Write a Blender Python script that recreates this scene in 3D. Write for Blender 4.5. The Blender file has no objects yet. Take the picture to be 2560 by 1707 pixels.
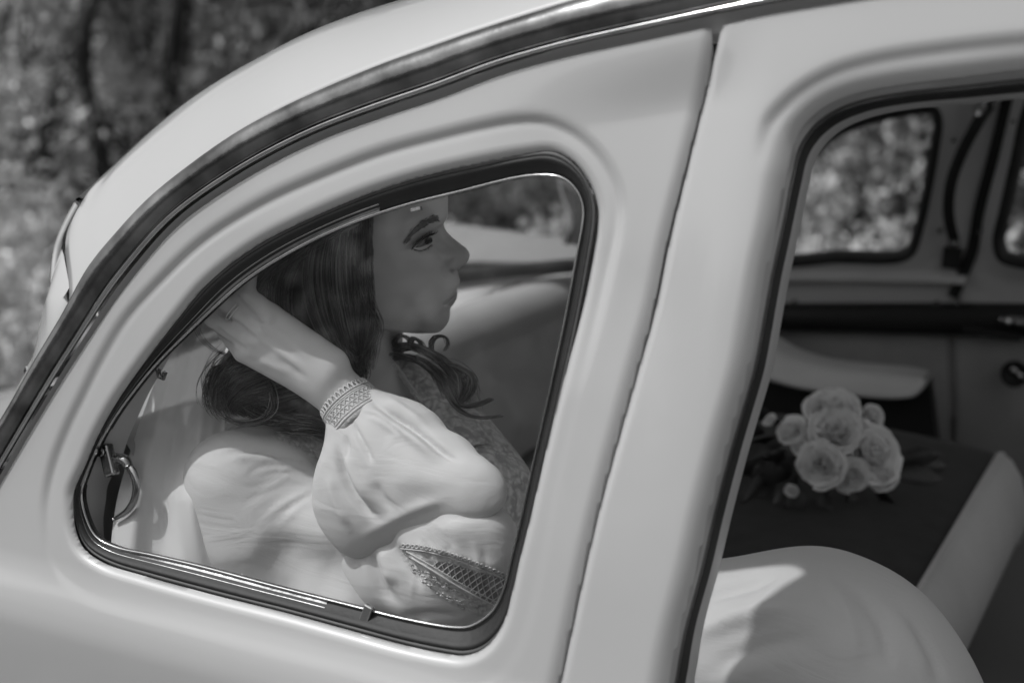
import bpy, bmesh, math, random
import numpy as np
from mathutils import Vector, Matrix

random.seed(7)
RNG = np.random.default_rng(7)
SC = bpy.context.scene
COL = SC.collection

# ------------------------------------------------------------------ camera
IMG_W, IMG_H = 2560.0, 1707.0
LENS = 50.0
FPX = IMG_W * LENS / 36.0
CAM_LOC = np.array([0.0, -0.97, 1.46])
YAW, PITCH, ROLL = math.radians(25), math.radians(-12), math.radians(4)
fwd = np.array([-math.sin(YAW) * math.cos(PITCH), math.cos(YAW) * math.cos(PITCH), math.sin(PITCH)])
rgt0 = np.cross(fwd, [0, 0, 1.0]); rgt0 /= np.linalg.norm(rgt0)
up0 = np.cross(rgt0, fwd)
CR = math.cos(ROLL) * rgt0 + math.sin(ROLL) * up0
CU = np.cross(CR, fwd)
cam_d = bpy.data.cameras.new('camera')
cam = bpy.data.objects.new('camera', cam_d)
COL.objects.link(cam)
SC.camera = cam
cam_d.lens = LENS
cam_d.sensor_width = 36.0
cam_d.clip_start = 0.02
cam_d.clip_end = 400.0
cam.matrix_world = Matrix(((CR[0], CU[0], -fwd[0], CAM_LOC[0]),
                           (CR[1], CU[1], -fwd[1], CAM_LOC[1]),
                           (CR[2], CU[2], -fwd[2], CAM_LOC[2]),
                           (0, 0, 0, 1)))
cam_d.dof.use_dof = True
cam_d.dof.focus_distance = 1.27
cam_d.dof.aperture_fstop = 3.6

# ------------------------------------------------------------------ light
SUN_DIR = np.array([-0.42, -0.42, 0.80]); SUN_DIR /= np.linalg.norm(SUN_DIR)   # towards the sun
SUN_EL = math.asin(SUN_DIR[2]); SUN_AZ = math.atan2(SUN_DIR[0], SUN_DIR[1])
W = bpy.data.worlds.new('World'); SC.world = W
W.use_nodes = True
nt = W.node_tree; nt.nodes.clear()
sky = nt.nodes.new('ShaderNodeTexSky'); sky.sky_type = 'NISHITA'; sky.sun_disc = False
sky.sun_elevation = SUN_EL; sky.sun_rotation = SUN_AZ
sky.air_density = 1.0; sky.dust_density = 3.0
bwn = nt.nodes.new('ShaderNodeRGBToBW')
bgn = nt.nodes.new('ShaderNodeBackground'); bgn.inputs[1].default_value = 0.15
wout = nt.nodes.new('ShaderNodeOutputWorld')
nt.links.new(sky.outputs[0], bwn.inputs[0]); nt.links.new(bwn.outputs[0], bgn.inputs[0])
nt.links.new(bgn.outputs[0], wout.inputs[0])
sun_d = bpy.data.lights.new('sun', 'SUN'); sun_d.energy = 2.0; sun_d.angle = math.radians(1.2)
sun = bpy.data.objects.new('sun', sun_d); COL.objects.link(sun)
sun.rotation_euler = Vector(SUN_DIR).to_track_quat('Z', 'Y').to_euler()
sun.location = tuple(SUN_DIR * 20)
SC.view_settings.view_transform = 'Standard'
SC.view_settings.look = 'None'
SC.view_settings.exposure = 0.17
SC.view_settings.gamma = 1.0
SC.render.engine = 'CYCLES'
SC.cycles.max_bounces = 8
SC.cycles.transparent_max_bounces = 24
SC.cycles.caustics_reflective = False
SC.cycles.caustics_refractive = False
SC.cycles.use_denoising = True
SC.cycles.use_adaptive_sampling = False
SC.cycles.sample_clamp_indirect = 4.0

# ------------------------------------------------------------------ helpers
def ray(px, py):
    return fwd + CR * ((px - IMG_W / 2) / FPX) - CU * ((py - IMG_H / 2) / FPX)

def at(px, py, Y):
    d = ray(px, py)
    return CAM_LOC + d * ((Y - CAM_LOC[1]) / d[1])

def atd(px, py, depth):
    return CAM_LOC + ray(px, py) * depth

def hit(px, py, p0, n):
    d = ray(px, py)
    return CAM_LOC + d * (np.dot(np.asarray(p0) - CAM_LOC, n) / np.dot(d, n))

TILT = 0.17
_c = 1 / math.sqrt(1 + TILT * TILT); _s = TILT * _c
S_P0 = np.array([0.0, 0.0, 1.10])
S_E1 = np.array([1.0, 0, 0]); S_E2 = np.array([0, _s, _c]); S_N = np.array([0, -_c, _s])   # outward normal
MIRROR_Y = 0.72

def side_uv(px, py, h=0.0):
    p = hit(px, py, S_P0 + S_N * h, S_N) - S_P0
    return np.array([np.dot(p, S_E1), np.dot(p, S_E2)])

def side_pt(u, v, h):
    u = np.asarray(u)[..., None]; v = np.asarray(v)[..., None]; h = np.asarray(h)[..., None]
    return S_P0 + S_E1 * u + S_E2 * v + S_N * h

def spline(P, n=None, closed=False, step=None):
    P = np.asarray(P, float)
    Q = np.vstack([P[-1], P, P[0], P[1]]) if closed else np.vstack([2 * P[0] - P[1], P, 2 * P[-1] - P[-2]])
    out = []
    m = len(P) if closed else len(P) - 1
    for i in range(m):
        p0, p1, p2, p3 = Q[i], Q[i + 1], Q[i + 2], Q[i + 3]
        t0 = 0; t1 = max(np.linalg.norm(p1 - p0), 1e-9) ** .5; t2 = t1 + max(np.linalg.norm(p2 - p1), 1e-9) ** .5
        t3 = t2 + max(np.linalg.norm(p3 - p2), 1e-9) ** .5
        t = np.linspace(t1, t2, 13)[:-1][:, None]
        A1 = (t1 - t) / (t1 - t0) * p0 + (t - t0) / (t1 - t0) * p1
        A2 = (t2 - t) / (t2 - t1) * p1 + (t - t1) / (t2 - t1) * p2
        A3 = (t3 - t) / (t3 - t2) * p2 + (t - t2) / (t3 - t2) * p3
        B1 = (t2 - t) / (t2 - t0) * A1 + (t - t0) / (t2 - t0) * A2
        B2 = (t3 - t) / (t3 - t1) * A2 + (t - t1) / (t3 - t1) * A3
        out.append((t2 - t) / (t2 - t1) * B1 + (t - t1) / (t2 - t1) * B2)
    out = np.vstack(out + [P[:1] if closed else P[-1:]])
    L = np.concatenate([[0], np.cumsum(np.linalg.norm(np.diff(out, axis=0), axis=1))])
    if n is None:
        n = max(3, int(L[-1] / step) + 1)
    s = np.linspace(0, L[-1], n + 1)[:-1] if closed else np.linspace(0, L[-1], n)
    return np.stack([np.interp(s, L, out[:, k]) for k in range(out.shape[1])], 1)

def mesh_obj(name, V, F, mat=None, parent=None, smooth=True, link=True):
    me = bpy.data.meshes.new(name)
    V = np.asarray(V, float)
    if isinstance(F, np.ndarray):
        k = F.shape[1]
        me.vertices.add(len(V)); me.vertices.foreach_set('co', V.ravel())
        me.loops.add(F.size); me.loops.foreach_set('vertex_index', F.ravel().astype(np.int32))
        me.polygons.add(len(F))
        me.polygons.foreach_set('loop_start', np.arange(0, F.size, k, dtype=np.int32))
        me.update(calc_edges=True)
        me.validate()
    else:
        me.from_pydata([tuple(v) for v in V], [], [tuple(f) for f in F])
        me.update()
    if smooth:
        me.polygons.foreach_set('use_smooth', np.ones(len(me.polygons), bool))
    if mat is not None:
        me.materials.append(mat)
    o = bpy.data.objects.new(name, me)
    COL.objects.link(o)
    if parent is not None:
        o.parent = parent
    return o

def tag(o, label=None, cat=None, group=None, kind=None):
    if label: o['label'] = label
    if cat: o['category'] = cat
    if group: o['group'] = group
    if kind: o['kind'] = kind
    return o

def empty(name, loc=(0, 0, 0)):
    o = bpy.data.objects.new(name, None)
    o.empty_display_size = 0.1
    o['base'] = 1
    del o['base']
    COL.objects.link(o)
    return o

def grid_faces(n, m, closed_n=False, closed_m=False, flip=False):
    i = np.arange(n if closed_n else n - 1); j = np.arange(m if closed_m else m - 1)
    I, J = np.meshgrid(i, j, indexing='ij')
    a = I * m + J; b = ((I + 1) % n) * m + J; c = ((I + 1) % n) * m + (J + 1) % m; d = I * m + (J + 1) % m
    F = np.stack([a, b, c, d], -1).reshape(-1, 4)
    return F[:, ::-1].copy() if flip else F

def loft(rings, closed=True):
    """rings: list of (n,3) arrays -> V, F"""
    R = np.stack(rings, 0)
    k, n, _ = R.shape
    return R.reshape(-1, 3), grid_faces(k, n, False, closed)

class MB:
    """collects several shapes into one mesh"""
    def __init__(self): self.V = []; self.F = []; self.n = 0
    def add(self, V, F):
        self.V.append(np.asarray(V, float))
        off = self.n
        for f in (F.tolist() if isinstance(F, np.ndarray) else F):
            self.F.append([i + off for i in f])
        self.n += len(V)
        return self
    def build(self, name, mat, parent=None, smooth=True):
        return mesh_obj(name, np.vstack(self.V), self.F, mat, parent, smooth)

def tube(path, rad, sides=8, caps=True, squash=None):
    P = np.asarray(path, float); n = len(P)
    rad = np.broadcast_to(np.asarray(rad, float), (n,)) if np.ndim(rad) == 0 or len(np.atleast_1d(rad)) == n else np.interp(np.linspace(0, 1, n), np.linspace(0, 1, len(rad)), rad)
    T = np.gradient(P, axis=0); T /= np.maximum(np.linalg.norm(T, axis=1, keepdims=True), 1e-12)
    ref = np.array([0.0, -1, 0.12])
    if abs(np.dot(T[0], ref)) > 0.9: ref = np.array([0, 0, 1.0])
    N = np.zeros_like(P); nrm = ref - T[0] * np.dot(ref, T[0]); nrm /= np.linalg.norm(nrm)
    for i in range(n):
        nrm = nrm - T[i] * np.dot(nrm, T[i]); nrm /= max(np.linalg.norm(nrm), 1e-12); N[i] = nrm
    B = np.cross(T, N)
    a = np.linspace(0, 2 * math.pi, sides, endpoint=False)
    sq = 1.0 if squash is None else squash
    V = P[:, None, :] + rad[:, None, None] * (np.cos(a)[None, :, None] * N[:, None, :] * sq + np.sin(a)[None, :, None] * B[:, None, :])
    F = grid_faces(n, sides, False, True).tolist()
    V = V.reshape(-1, 3)
    if caps:
        F.append(list(range(sides))[::-1]); F.append([(n - 1) * sides + i for i in range(sides)])
    return V, F

def box_VF(c, s):
    c = np.asarray(c, float); s = np.asarray(s, float) / 2
    V = np.array([[x, y, z] for x in (-1, 1) for y in (-1, 1) for z in (-1, 1)], float) * s + c
    F = [[0, 1, 3, 2], [4, 6, 7, 5], [0, 4, 5, 1], [2, 3, 7, 6], [0, 2, 6, 4], [1, 5, 7, 3]]
    return V, F

def bevel(o, w=0.003, seg=2):
    m = o.modifiers.new('bevel', 'BEVEL'); m.width = w; m.segments = seg; m.limit_method = 'ANGLE'
    return o

def solidify(o, t, off=0.0):
    m = o.modifiers.new('solid', 'SOLIDIFY'); m.thickness = t; m.offset = off
    return o

def poly_sd(P, U, V, closed=True):
    """distance of grid points to polyline; signed (positive inside) when closed"""
    P = np.asarray(P, float)
    Q = np.roll(P, -1, 0) if closed else P[1:]
    A = P if closed else P[:-1]
    D = np.full(U.shape, 1e9); ins = np.zeros(U.shape, bool)
    for (ax, ay), (bx, by) in zip(A, Q):
        ex, ey = bx - ax, by - ay
        L = ex * ex + ey * ey + 1e-18
        t = np.clip(((U - ax) * ex + (V - ay) * ey) / L, 0, 1)
        d2 = (U - ax - t * ex) ** 2 + (V - ay - t * ey) ** 2
        np.minimum(D, d2, out=D)
        if closed:
            c = (ay > V) != (by > V)
            if ey != 0:
                ins ^= c & (U < (bx - ax) * (V - ay) / ey + ax)
    D = np.sqrt(D)
    return np.where(ins, D, -D) if closed else D

def sstep(a, b, x):
    t = np.clip((x - a) / (b - a), 0, 1)
    return t * t * (3 - 2 * t)

def cut_grid(us, vs, sd, hfun, to3d):
    """mesh of the grid where sd>0, edge snapped on sd=0"""
    U, V = np.meshgrid(us, vs, indexing='ij')
    S = sd(U, V)
    gu = np.gradient(S, us, axis=0); gv = np.gradient(S, vs, axis=1)
    g = np.maximum(np.sqrt(gu ** 2 + gv ** 2), .5)
    du = np.gradient(us)[:, None]; dv = np.gradient(vs)[None, :]
    tol = -1.6 * np.maximum(du, dv) * np.ones_like(S)
    out = S < 0
    n, m = U.shape
    inside = ~out
    k = inside[:-1, :-1] | inside[1:, :-1] | inside[1:, 1:] | inside[:-1, 1:]
    F = grid_faces(n, m)[k.ravel()]
    need = np.zeros(n * m, bool); need[np.unique(F)] = True
    need = need.reshape(n, m) & out
    U2, V2 = U.copy(), V.copy()
    x, y = U[need], V[need]
    for _ in range(4):                                   # walk the rim vertices onto the outline
        e = 2e-4
        s0 = sd(x, y); gx = (sd(x + e, y) - sd(x - e, y)) / (2 * e); gy = (sd(x, y + e) - sd(x, y - e)) / (2 * e)
        gg = np.maximum(gx * gx + gy * gy, .3)
        x = x - s0 * gx / gg; y = y - s0 * gy / gg
    U2[need], V2[need] = x, y
    H = hfun(U2, V2, np.maximum(S, 0))
    P = to3d(U2, V2, H).reshape(-1, 3)
    used = np.unique(F); mp = np.full(n * m, -1); mp[used] = np.arange(len(used))
    return P[used], mp[F]

# ------------------------------------------------------------------ materials (black and white picture: all greys)
def mat(name, col, rough=0.5, metal=0.0, coat=0.0, noise=0.0, nscale=8.0, bump=0.0, bscale=60.0, spec=0.5, sheen=0.0, sss=0.0, nodes=None):
    m = bpy.data.materials.new(name); m.use_nodes = True
    t = m.node_tree; b = t.nodes['Principled BSDF']
    b.inputs['Base Color'].default_value = (col, col, col, 1)
    b.inputs['Roughness'].default_value = rough
    b.inputs['Metallic'].default_value = metal
    b.inputs['Coat Weight'].default_value = coat
    b.inputs['Coat Roughness'].default_value = 0.08
    b.inputs['Specular IOR Level'].default_value = spec
    b.inputs['Sheen Weight'].default_value = sheen
    if sss:
        b.inputs['Subsurface Weight'].default_value = sss
        b.inputs['Subsurface Radius'].default_value = (0.004, 0.004, 0.004)
        b.inputs['Subsurface Scale'].default_value = 1.0
    tc = t.nodes.new('ShaderNodeTexCoord')
    if noise:
        n = t.nodes.new('ShaderNodeTexNoise'); n.inputs['Scale'].default_value = nscale; n.inputs['Detail'].default_value = 5
        t.links.new(tc.outputs['Object'], n.inputs['Vector'])
        r = t.nodes.new('ShaderNodeValToRGB')
        lo, hi = max(col * (1 - noise), 0), min(col * (1 + noise), 1)
        r.color_ramp.elements[0].color = (lo, lo, lo, 1); r.color_ramp.elements[1].color = (hi, hi, hi, 1)
        r.color_ramp.elements[0].position = 0.3; r.color_ramp.elements[1].position = 0.7
        t.links.new(n.outputs['Fac'], r.inputs['Fac']); t.links.new(r.outputs['Color'], b.inputs['Base Color'])
    if bump:
        n2 = t.nodes.new('ShaderNodeTexNoise'); n2.inputs['Scale'].default_value = bscale; n2.inputs['Detail'].default_value = 4
        t.links.new(tc.outputs['Object'], n2.inputs['Vector'])
        bp = t.nodes.new('ShaderNodeBump'); bp.inputs['Strength'].default_value = bump; bp.inputs['Distance'].default_value = 0.002
        t.links.new(n2.outputs['Fac'], bp.inputs['Height']); t.links.new(bp.outputs['Normal'], b.inputs['Normal'])
    return m

def glass_mat(name, tint=0.95, gloss=0.9, dust=0.0):
    m = bpy.data.materials.new(name); m.use_nodes = True
    t = m.node_tree; t.nodes.clear()
    o = t.nodes.new('ShaderNodeOutputMaterial')
    tr = t.nodes.new('ShaderNodeBsdfTransparent'); tr.inputs[0].default_value = (tint, tint, tint, 1)
    gl = t.nodes.new('ShaderNodeBsdfGlossy'); gl.inputs['Roughness'].default_value = 0.02; gl.inputs['Color'].default_value = (gloss, gloss, gloss, 1)
    fr = t.nodes.new('ShaderNodeFresnel'); fr.inputs['IOR'].default_value = 1.45
    mx = t.nodes.new('ShaderNodeMixShader')
    ge = t.nodes.new('ShaderNodeNewGeometry'); iv = t.nodes.new('ShaderNodeMath'); iv.operation = 'SUBTRACT'; iv.inputs[0].default_value = 1.0
    mu = t.nodes.new('ShaderNodeMath'); mu.operation = 'MULTIPLY'
    t.links.new(ge.outputs['Backfacing'], iv.inputs[1]); t.links.new(iv.outputs[0], mu.inputs[0]); t.links.new(fr.outputs[0], mu.inputs[1])
    t.links.new(mu.outputs[0], mx.inputs[0]); t.links.new(tr.outputs[0], mx.inputs[1]); t.links.new(gl.outputs[0], mx.inputs[2])
    if dust:                                              # a film of dust and old wipe marks
        tc = t.nodes.new('ShaderNodeTexCoord'); mp = t.nodes.new('ShaderNodeMapping'); mp.inputs['Rotation'].default_value = (0, .7, 0); mp.inputs['Scale'].default_value = (3, 3, 14)
        nz = t.nodes.new('ShaderNodeTexNoise'); nz.inputs['Scale'].default_value = 2.2; nz.inputs['Detail'].default_value = 6
        t.links.new(tc.outputs['Object'], mp.inputs['Vector']); t.links.new(mp.outputs[0], nz.inputs['Vector'])
        rp = t.nodes.new('ShaderNodeMapRange'); rp.inputs['From Min'].default_value = .45; rp.inputs['From Max'].default_value = .8; rp.inputs['To Min'].default_value = dust * .25; rp.inputs['To Max'].default_value = dust
        t.links.new(nz.outputs['Fac'], rp.inputs['Value'])
        df = t.nodes.new('ShaderNodeBsdfDiffuse'); df.inputs['Color'].default_value = (.6, .6, .6, 1)
        m2 = t.nodes.new('ShaderNodeMixShader'); t.links.new(rp.outputs[0], m2.inputs[0]); t.links.new(mx.outputs[0], m2.inputs[1]); t.links.new(df.outputs[0], m2.inputs[2])
        t.links.new(m2.outputs[0], o.inputs['Surface'])
    else:
        t.links.new(mx.outputs[0], o.inputs['Surface'])
    return m

M = {}
M['paint'] = mat('car_paint', 0.41, rough=0.45, coat=1.0, noise=0.04, nscale=3.0, bump=.10, bscale=4)
M['paint_in'] = mat('interior_paint', 0.56, rough=0.45, coat=0.15, noise=0.06, nscale=5)
M['chrome'] = mat('chrome', 0.42, rough=0.14, metal=1.0, noise=0.15, nscale=40)
M['aged_reflect'] = mat('aged_rail_reflections', 0.17, rough=0.20, metal=0.9, noise=0.6, nscale=24, bump=0.30, bscale=40)  # scratched old chrome; the mottled colour paints in reflected trees
M['chrome_dark'] = mat('weathered_chrome', 0.30, rough=0.16, metal=1.0, noise=0.35, nscale=26, bump=0.15, bscale=90)
M['rubber'] = mat('black_rubber', 0.012, rough=0.6, noise=0.3, nscale=30, bump=0.2, bscale=200)
M['rubber_grey'] = mat('grey_rubber', 0.06, rough=0.55, noise=0.3, nscale=20, bump=0.2, bscale=150)
M['black'] = mat('black_trim', 0.006, rough=0.6)
M['glass'] = glass_mat('window_glass')
M['glass_near'] = glass_mat('dusty_window_glass', dust=.012)
M['leather'] = mat('light_leather', 0.55, rough=0.45, noise=0.07, nscale=9, bump=0.25, bscale=160)
M['leather_mid'] = mat('grey_leather', 0.40, rough=0.5, noise=0.07, nscale=9, bump=0.25, bscale=160)
M['white_vinyl'] = mat('white_vinyl', 0.78, rough=0.35, noise=0.04)
M['seat_fabric'] = mat('dark_seat_fabric', 0.014, rough=0.9, noise=0.35, nscale=35, bump=0.5, bscale=320, sheen=0.08)
M['headliner'] = mat('headliner', 0.7, rough=0.9, noise=0.05)
M['carpet'] = mat('floor_carpet', 0.007, rough=0.95, noise=0.3, nscale=50)
M['trim_panel'] = mat('door_trim', 0.36, rough=0.6, noise=0.1, nscale=12, bump=0.2, bscale=180)
M['tyre'] = mat('tyre', 0.02, rough=0.8, noise=0.2)
# ================================================================== CAR
car = empty('vintage_car')
tag(car, 'white vintage sedan with rounded rear quarter window and chrome drip rail, bride seated inside', 'car')

def uvs(pts, h=0.0):
    return np.array([side_uv(x, y, h) for x, y in pts])

# ---- traced outlines on the car side (photograph pixels laid on the side surface)
RAIL_LOW = [(-420, 2080), (-260, 1700), (-110, 1415), (0, 1217), (120, 1012), (240, 826), (320, 712), (430, 580), (500, 521), (650, 426), (800, 351), (950, 296), (1100, 246), (1250, 188), (1400, 146), (1600, 103), (1772, 66)]
RAIL_LOW_D = [(1803, 62), (1900, 40), (2040, 16), (2176, -6), (2400, -38), (2700, -70), (3000, -85)]
RAIL_TOP = [(-560, 2080), (-380, 1700), (-200, 1380), (-60, 1160), (30, 1018), (90, 912), (165, 785), (230, 665), (300, 578), (380, 493), (480, 411), (600, 327), (720, 262), (840, 207), (960, 157), (1060, 121), (1200, 72), (1350, 24), (1420, 2), (1600, -44), (1900, -108), (2300, -170), (2700, -205), (3000, -215)]
GAP = [(1790, 70), (1770, 160), (1740, 270), (1700, 430), (1660, 592), (1620, 784), (1577, 945), (1495, 1263), (1450, 1463), (1400, 1693), (1340, 1960), (1310, 2300)]
WIN_E = [(167, 1262), (167, 1232), (176, 1205), (195, 1163), (222, 1098), (270, 1010), (340, 908), (425, 797), (505, 702), (625, 610), (750, 545), (900, 481), (1050, 433), (1176, 404), (1300, 380), (1360, 374), (1394, 386), (1430, 416), (1458, 460), (1473, 512), (1472, 565), (1464, 620), (1435, 784), (1400, 945), (1350, 1167), (1320, 1303), (1295, 1403), (1280, 1468), (1256, 1556), (1226, 1606), (1190, 1634), (1150, 1644), (1100, 1638), (1000, 1617), (850, 1576), (700, 1535), (520, 1490), (352, 1444), (248, 1410), (196, 1372), (174, 1322)]
WIN_F = [(205, 1232), (219, 1183), (246, 1120), (284, 1050), (330, 985), (396, 905), (500, 803), (612, 703), (730, 628), (850, 570), (1000, 517), (1150, 479), (1300, 443), (1366, 438), (1412, 447), (1445, 478), (1460, 520), (1457, 570), (1446, 630), (1418, 784), (1384, 945), (1334, 1167), (1304, 1303), (1280, 1400), (1262, 1470), (1232, 1528), (1180, 1563), (1140, 1567), (1020, 1547), (905, 1519), (700, 1467), (500, 1414), (380, 1386), (290, 1366), (242, 1340), (216, 1290)]
DOOR_H = [(1664, 1707), (1684, 1598), (1724, 1448), (1759, 1298), (1804, 1123), (1858, 935), (1869, 884), (1904, 690), (1934, 550), (1956, 430), (1974, 352), (2007, 300), (2054, 260), (2124, 230), (2234, 207), (2384, 188), (2560, 166), (2760, 150), (2860, 190), (2900, 330), (2860, 900), (2790, 1500), (2760, 1850), (2680, 1950), (2300, 1925), (1850, 1870), (1700, 1840), (1656, 1780)]
DOOR_K = [(1690, 1707), (1706, 1623), (1746, 1473), (1786, 1323), (1826, 1163), (1881, 943), (1903, 884), (1936, 690), (1966, 525), (1990, 420), (2024, 361), (2064, 316), (2119, 281), (2184, 261), (2284, 246), (2434, 231), (2560, 220), (2750, 206), (2835, 240), (2865, 340), (2830, 900), (2760, 1500), (2730, 1800), (2660, 1900), (2300, 1875), (1850, 1820), (1740, 1795), (1690, 1760)]
GROOVE_Q = [(205, 985), (250, 895), (310, 795), (380, 715), (500, 600), (650, 505), (800, 436), (950, 378), (1100, 337), (1200, 313), (1280, 298), (1350, 297), (1415, 322), (1475, 372), (1518, 440), (1534, 500), (1530, 575), (1515, 650), (1490, 770), (1455, 930), (1400, 1180), (1360, 1400), (1310, 1600), (1250, 1690), (1150, 1730), (850, 1660), (500, 1570), (220, 1490), (130, 1400), (112, 1280), (125, 1180), (160, 1080)]
GROOVE_D = [(1700, 1707), (1760, 1400), (1820, 1000), (1866, 700), (1890, 480), (1915, 310), (1959, 256), (2014, 212), (2084, 176), (2184, 148), (2334, 124), (2560, 99), (2780, 85), (2920, 120), (2970, 300), (2960, 900), (2850, 1900), (2600, 2050), (1700, 1950)]

eE = spline(uvs(WIN_E), 420, True)
eD = spline(uvs(GROOVE_Q), 300, True)
gG = spline(uvs(GAP), 160)
rl = spline(uvs(RAIL_LOW), 220)
rld = spline(uvs(RAIL_LOW_D), 100)
dH = spline(uvs(DOOR_H), 360, True)
dD = spline(uvs(GROOVE_D), 260, True)
GAPW = 0.0034
gn = np.gradient(gG, axis=0); gn /= np.linalg.norm(gn, axis=1, keepdims=True)
gperp = np.stack([gn[:, 1], -gn[:, 0]], 1)          # which side is decided below
if gperp[10, 0] > 0: gperp = -gperp                  # towards the rear
gQ = gG + gperp * GAPW * .5; gDr = gG - gperp * GAPW * .5
BOT = -0.72
quarter_poly = np.vstack([rl[:-6], rl[-6:], gQ[4:], [[gQ[-1, 0], BOT], [-1.94, BOT], [-1.94, rl[0, 1]]]])
door_poly = np.vstack([gDr[4:][::-1], rld, [[0.82, rld[-1, 1]], [0.82, BOT], [gDr[-1, 0], BOT]]])

def vis_axis(lo, hi, a, b, fine=0.0026, coarse=0.02):
    return np.unique(np.concatenate([np.arange(lo, a, coarse), np.arange(a, b, fine), np.arange(b, hi, coarse)]).round(6))
belt_a, belt_b = side_uv(0, 1440), side_uv(1300, 1700)
bslope = (belt_b[1] - belt_a[1]) / (belt_b[0] - belt_a[0])

def belt_bulge(U, V):
    d = (belt_a[1] + (U - belt_a[0]) * bslope * 0.35) - V
    return 0.012 * sstep(-0.03, 0.04, d) - 0.34 * (np.sqrt(np.maximum(d, 0) ** 2 + .0016) - .04) + 0.22 * np.maximum(d - 0.30, 0)

def crown(U, V):
    # the panel rolls gently in towards the rail, and bows between window and gap
    return -0.03 * np.clip(V, 0, 1) ** 2

def quarter_h(U, V, S):
    d_e = np.maximum(-poly_sd(eE, U, V), 0)
    sdD = poly_sd(eD, U, V)
    vth = np.interp(U, [-0.88, -0.42], [-0.10, 0.15])
    fade = sstep(vth - 0.06, vth + 0.06, V)
    step = -0.0042 * sstep(-0.005, 0.005, sdD) * (0.12 + 0.88 * fade) - 0.0016 * np.exp(-(sdD / 0.004) ** 2) * fade
    r = 0.007
    roll = -0.0055 * np.clip(1 - d_e / r, 0, 1) ** 2
    d_g = poly_sd(gQ, U, V, False)
    r2 = 0.010
    roll2 = -0.0050 * np.clip(1 - d_g / r2, 0, 1) ** 2
    return belt_bulge(U, V) + crown(U, V) + step + roll + roll2 - 0.011 * sstep(-.54, -.34, U) * sstep(-.05, .2, V) * sstep(0, .06, poly_sd(rl, U, V, False))

def door_h(U, V, S):
    d_e = np.maximum(-poly_sd(dH, U, V), 0)
    sdD = poly_sd(dD, U, V)
    amp = sstep(-0.315, -0.272, U) * sstep(0.28, 0.322, V)
    step = -0.0045 * sstep(-0.006, 0.006, sdD) * amp - 0.0018 * np.exp(-(sdD / 0.005) ** 2) * amp
    r = 0.016
    roll = -0.0120 * np.clip(1 - d_e / r, 0, 1) ** 2
    d_g = poly_sd(gDr, U, V, False)
    r2 = 0.006
    roll2 = -0.0035 * np.clip(1 - d_g / r2, 0, 1) ** 2
    # the pillar face bows slightly outwards
    return belt_bulge(U, V) + crown(U, V) + step + roll + roll2 - 0.011 * (1 - sstep(-.37, -.285, U)) * sstep(-.05, .2, V) * sstep(0, .06, poly_sd(rld, U, V, False))

us = vis_axis(-1.95, -0.25, -1.07, -0.32); vs = vis_axis(BOT, 0.5, -0.29, 0.43)
Vq, Fq = cut_grid(us, vs, lambda U, V: np.minimum(poly_sd(quarter_poly, U, V), -poly_sd(eE, U, V)), quarter_h, side_pt)
quarter = mesh_obj('quarter_panel', Vq, Fq, M['paint'], car); solidify(quarter, 0.0012, 1.0)
us = vis_axis(-0.48, 0.83, -0.43, -0.02); vs = vis_axis(BOT, 0.5, -0.22, 0.44)
Vd, Fd = cut_grid(us, vs, lambda U, V: np.minimum(poly_sd(door_poly, U, V), -poly_sd(dH, U, V)), door_h, side_pt)
door = mesh_obj('door', Vd, Fd, M['paint'], car); solidify(door, 0.0012, 1.0)

def side_sweep(path, prof, closed=False, hfun=None):
    """profile [(offset to the left of travel, height)] swept along a uv path"""
    T = np.gradient(path, axis=0)
    if closed:
        T = np.roll(path, -1, 0) - np.roll(path, 1, 0)
    T /= np.linalg.norm(T, axis=1, keepdims=True)
    N = np.stack([-T[:, 1], T[:, 0]], 1)
    rings = []
    for off, h in prof:
        q = path + N * off
        hh = np.full(len(q), h) + (hfun(path[:, 0], path[:, 1]) if hfun else 0)
        rings.append(side_pt(q[:, 0], q[:, 1], hh))
    return loft(rings, closed)

base_h = lambda U, V: belt_bulge(U, V) + crown(U, V)
# folded hems along both sides of the door gap
for nm, path, hf, par in (('panel_hem', gQ, quarter_h, quarter), ('door_hem', gDr, door_h, door)):
    pp = spline(path[5:], 200)
    P3 = side_pt(pp[:, 0], pp[:, 1], hf(pp[:, 0], pp[:, 1], np.zeros(200)) - .0008)
    V_, F_ = tube(P3, .0014, 8); mesh_obj(nm, V_, F_, M['paint'], par)
# dark channel behind the door gap
p = gG[2:]
Vg, Fg = side_sweep(p, [(-0.012, -0.014), (0.012, -0.014)], False, base_h)
mesh_obj('door_seal', Vg, Fg, M['black'], car)

# ---- drip rail: aged chrome half-round, tree reflections mottled into its colour, bright bead, shadow gap
rail_px = np.array(RAIL_TOP, float)
top = spline(uvs(RAIL_TOP), 420)
low_all = spline(uvs(RAIL_LOW + [(1790, 62)] + RAIL_LOW_D[1:]), 420)
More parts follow.
